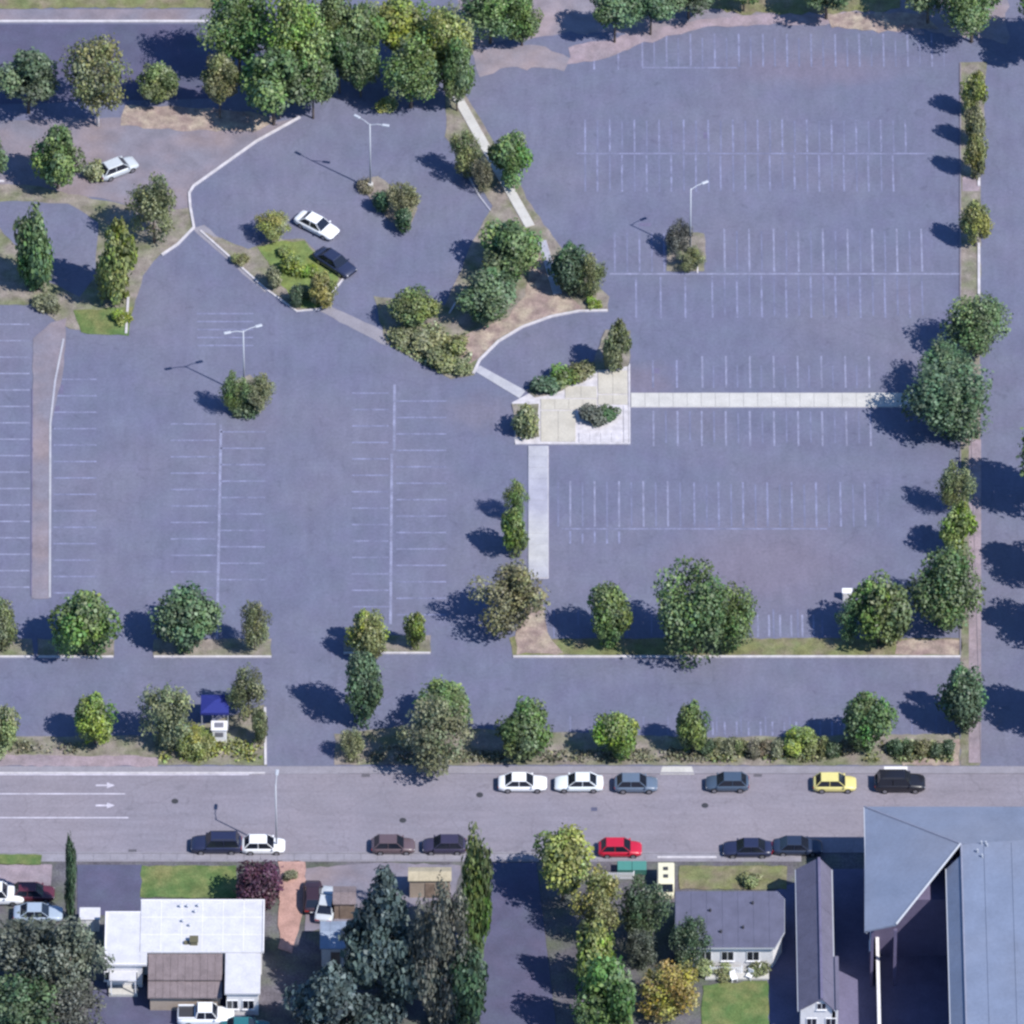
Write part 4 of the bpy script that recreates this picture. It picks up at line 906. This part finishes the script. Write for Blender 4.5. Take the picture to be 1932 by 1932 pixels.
link('fascia', box_mesh(NW.x-ox-.08, NW.x-ox, SW1.y-oy, NW.y-oy, ze-.34, ze+.02), GALV, bb)
link('fascia', box_mesh(ewx0-ox-.08, ewx0-ox, yS_-oy, RE.y-2.2-oy, EWz-.75, EWz-.33), GALV, bb)
for i in range(5): window(bb, NW.x+.4-ox, SW1.y-oy+1.8+i*2.9, 5.0, 1.2, 1.6, 'w')
for i in range(6): window(bb, ewx0+.4-ox, yS_-oy+2+i*3.2, 5.0, 1.3, 1.8, 'w')
# pale screen wall in the courtyard
fx = P(1656, 1800, 2.6).x; f0, f1 = P(1656, 1762, 2.6).y, P(1656, 2040, 2.6).y
fw = empty('screen_wall', (fx, (f0+f1)/2, 0), 0, 'thin pale screen wall in the shaded courtyard of the hall', 'wall'); n = 8
for i in range(n):
    a = f1+(f0-f1)*i/n; link('wall_panel', box_mesh(-.10, .10, a-(f0+f1)/2+.01, a-(f0+f1)/2+(f0-f1)/n-.01, 0, 2.5), WALLG, fw)
    link('coping', box_mesh(-.16, .16, a-(f0+f1)/2+.01, a-(f0+f1)/2+(f0-f1)/n-.01, 2.5, 2.6), WALLW, fw)
# tan garden building, wooden shed and pale roofed shed by the spruce
def shed(x0, x1, y0, y1, z, roofm, wallm, label, cat='shed', name='shed', rise=.7):
    a0, a1, b0, b1 = flat_rect(x0, x1, y0, y1, z); r = empty(name, ((a0+a1)/2, (b0+b1)/2, 0), 0, label, cat)
    hw_, hd_ = (a1-a0)/2, (b1-b0)/2
    link('wall', box_mesh(-hw_+.15, hw_-.15, -hd_+.15, hd_-.15, 0, z-.1), wallm, r)
    for s in (1, -1):
        n_ = max(3, int(2*hw_/.9))
        for i in range(n_):
            d = 2*hw_/n_; xa, xb = -hw_+d*i+.008, -hw_+d*(i+1)-.008; bm = bmesh.new()
            v = [bm.verts.new(p) for p in ((xa, s*hd_, z), (xb, s*hd_, z), (xb, 0, z+rise), (xa, 0, z+rise), (xa, s*hd_, z-.1), (xb, s*hd_, z-.1), (xb, 0, z+rise-.1), (xa, 0, z+rise-.1))]
            for f in ((0,1,2,3), (7,6,5,4), (0,4,5,1), (1,5,6,2), (2,6,7,3), (3,7,4,0)): bm.faces.new([v[k] for k in f])
            link('roof_panel', bm_mesh(bm), roofm, r)
    link('door', box_mesh(-.45, .45, -hd_+.10, -hd_+.145, .05, min(2.0, z-.3)), WOOD, r)
    return r
shed(770, 852, 1636, 1662, 2.5, TAN, WALLT, 'low tan roofed garden building left of the poplar', rise=.35)
shed(628, 672, 1672, 1706, 2.2, ROOFBROWN, WOOD, 'small brown wooden shed beside the silver car', rise=.4)
shed(604, 662, 1738, 1790, 2.6, ROOFPALE, WALLW, 'small shed with a pale blue grey roof left of the spruce', rise=.5)
# low house with a grey flat roof: fascia edge, roof in wide felt strips, pale south wall
hz = 3.0; rp = [(1275,1682), (1466,1682), (1480,1696), (1480,1758), (1462,1788), (1275,1788)]
gp = [tuple(P(x, y, hz)[:2]) for x, y in rp]; gcx = sum(p[0] for p in gp)/6; gcy = sum(p[1] for p in gp)/6
gh = empty('low_house', (gcx, gcy, 0), 0, 'low house with a blue grey flat roof west of the gabled building', 'house'); ox, oy = gcx, gcy
def inset(pts, d): return [((x-gcx)*(1-d/6)+gcx-ox, (y-gcy)*(1-d/5)+gcy-oy) for x, y in pts]
link('wall', prism(inset(gp, .35), 0, hz-.2), WALLW, gh); link('fascia', prism(inset(gp, -.06), hz-.2, hz-.02), GALV, gh)
xs_ = [p[0] for p in gp]; x0_, x1_ = min(xs_), max(xs_); yt, yb2 = gp[0][1], gp[5][1]; nst = 7
for i in range(nst):                                     # the last strip takes the clipped corners
    a, c = x0_+(x1_-x0_)*i/nst+.01, x0_+(x1_-x0_)*(i+1)/nst-.01
    pts = [(a, yb2), (c, yb2), (c, yt), (a, yt)] if i < nst-1 else [(a, yb2), gp[4], gp[3], gp[2], gp[1], (a, yt)]
    link('roof_strip', prism([(x-ox, y-oy) for x, y in pts], hz-.015, hz+.05+random.uniform(-.01, .012)), ROOFFELT, gh)
for x, y in ((1340,1720), (1420,1706), (1402,1752), (1360,1760)):
    q = P(x, y, hz); bm = bmesh.new(); add_tube(bm, (0,0,0), (0,0,.35), .12, .12, 8); link('vent_pipe', bm_mesh(bm), DARKM, gh, loc=(q.x-ox, q.y-oy, hz))
for x in (1330, 1372, 1420): window(gh, P(x, 1800).x-ox, (yb2-gcy)*(1-.35/5)+gcy-oy, 1.6, 1.1, 1.2)
link('porch_slab', box_mesh(P(1330,1800).x-ox, P(1450,1800).x-ox, yb2-oy-1.4, yb2-oy+.1, 0, .2), CONC, gh)
# blue canopy and white pay kiosk by the lot entrance
cp = empty('canopy', P(406, 1362), 0, 'dark blue fabric canopy on posts beside the white kiosk', 'canopy')
bm = bmesh.new(); v = [bm.verts.new(p) for p in ((-1.35,-1.2,2.5), (1.35,-1.2,2.5), (1.35,1.2,2.5), (-1.35,1.2,2.5), (0,0,2.95))]
for i in range(4): bm.faces.new((v[i], v[(i+1)%4], v[4]))
bm.faces.new(v[3::-1]); link('cover', bm_mesh(bm), BLUEM, cp); link('valance', box_mesh(-1.37, 1.37, -1.23, -1.2, 2.2, 2.5), BLUEM, cp)
for sx in (-1.25, 1.25):
    for sy in (-1.1, 1.1): bm = bmesh.new(); add_tube(bm, (sx,sy,0), (sx,sy,2.5), .05, .05, 6); link('post', bm_mesh(bm), GALV, cp)
kq = P(414, 1394); kk = empty('kiosk', (kq.x, kq.y, .05), 0, 'white box kiosk with a grey panel below the blue canopy', 'kiosk')
link('body', box_mesh(-.7, .7, -.55, .55, 0, 1.7, bev=.04), WHITEM, kk); link('roof', box_mesh(-.8, .8, -.65, .65, 1.7, 1.82, bev=.03), WALLW, kk); link('panel', box_mesh(-.42, .42, -.30, .30, 1.82, 1.9), SCREEN, kk); link('screen', box_mesh(-.4, .4, -.58, -.552, .8, 1.4), SCREEN, kk)
# teal container and the white fence below it
tc_ = empty('waste_container', P(1192, 1646), 0, 'teal metal container below the red car', 'container')
bm = bmesh.new(); secs = [[(x, -.45, .15), (x, -.55, .9), (x, .55, .9), (x, .45, .15)] for x in (-1.4, 1.4)]; link('body', bm_mesh(loft(secs)), TEALM, tc_)
for s in (-.7, .7): link('lid', box_mesh(s-.67, s+.67, -.6, .6, .91, .97, bev=.02), TEALM, tc_)
for x in (-1.2, 1.2):
    for y in (-.35, .35): bm = bmesh.new(); add_tube(bm, (x, y-.05, .09), (x, y+.05, .09), .09, .09, 8); link('wheel', bm_mesh(bm), TYRE, tc_)
def fence(x0, x1, y, h, label, step=.18, mat=WHITEM):
    a, c = P(x0, y), P(x1, y); r = empty('fence', (a.x, a.y, .03), math.atan2(c.y-a.y, c.x-a.x), label, 'fence'); ln = (c-a).length; n_ = max(2, int(ln/step))
    me = box_mesh(-.06, .06, -.015, .015, .08, h); pm = box_mesh(-.05, .05, -.05, .05, 0, h+.08)
    for i in range(n_): link('picket', me, mat, r, loc=(ln*(i+.5)/n_, -.03, 0))
    for i in range(max(2, int(ln/2)+1)): link('post', pm, mat, r, loc=(ln*i/max(1, int(ln/2)), .04, 0))
    for z in (.25, h-.2): link('rail', box_mesh(0, ln, -.014, .02, z-.04, z+.04), mat, r)
fence(1118, 1196, 1660, 1.0, 'white picket fence below the teal container')
fence(1340, 1400, 1838, 1.0, 'white picket fence above the lawn at the bottom')
kerb([(1240,1619), (1352,1619)], .24, .16, KERB); kerb([(1362,1619), (1500,1619)], .24, .16, PAVE)
# white garden chairs by the bottom lawn
def chair(x, y, rz, label):
    r = empty('garden_chair', P(x, y)+Vector((0,0,.05)), rz, label, 'chair', 'white garden chairs')
    link('seat', box_mesh(-.3, .3, -.3, .3, .38, .45, bev=.02), WHITEM, r); link('backrest', box_mesh(-.3, .3, .26, .33, .45, 1.0, bev=.02), WHITEM, r)
    for sx in (-.26, .26):
        for sy in (-.26, .26): link('leg', box_mesh(sx-.03, sx+.03, sy-.03, sy+.03, 0, .38), WHITEM, r)
chair(1384, 1850, .4, 'white garden chair nearest the pale shrub by the fence'); chair(1414, 1846, -.5, 'white garden chair at the right end of the picket fence'); chair(1440, 1836, 1.2, 'white garden chair nearest the grey flat roof')
# white utility box by the south-east corner tree
ub = empty('utility_box', P(1598, 1130), 0, 'white metal box left of the south-east corner tree', 'utility box'); link('body', box_mesh(-.45, .45, -.3, .3, 0, 1.1, bev=.03), WHITEM, ub); link('lid', box_mesh(-.5, .5, -.35, .35, 1.1, 1.16, bev=.02), WHITEM, ub); link('door', box_mesh(-.38, .38, -.32, -.302, .1, 1.0), WALLW, ub)
print('plants', NT[0])
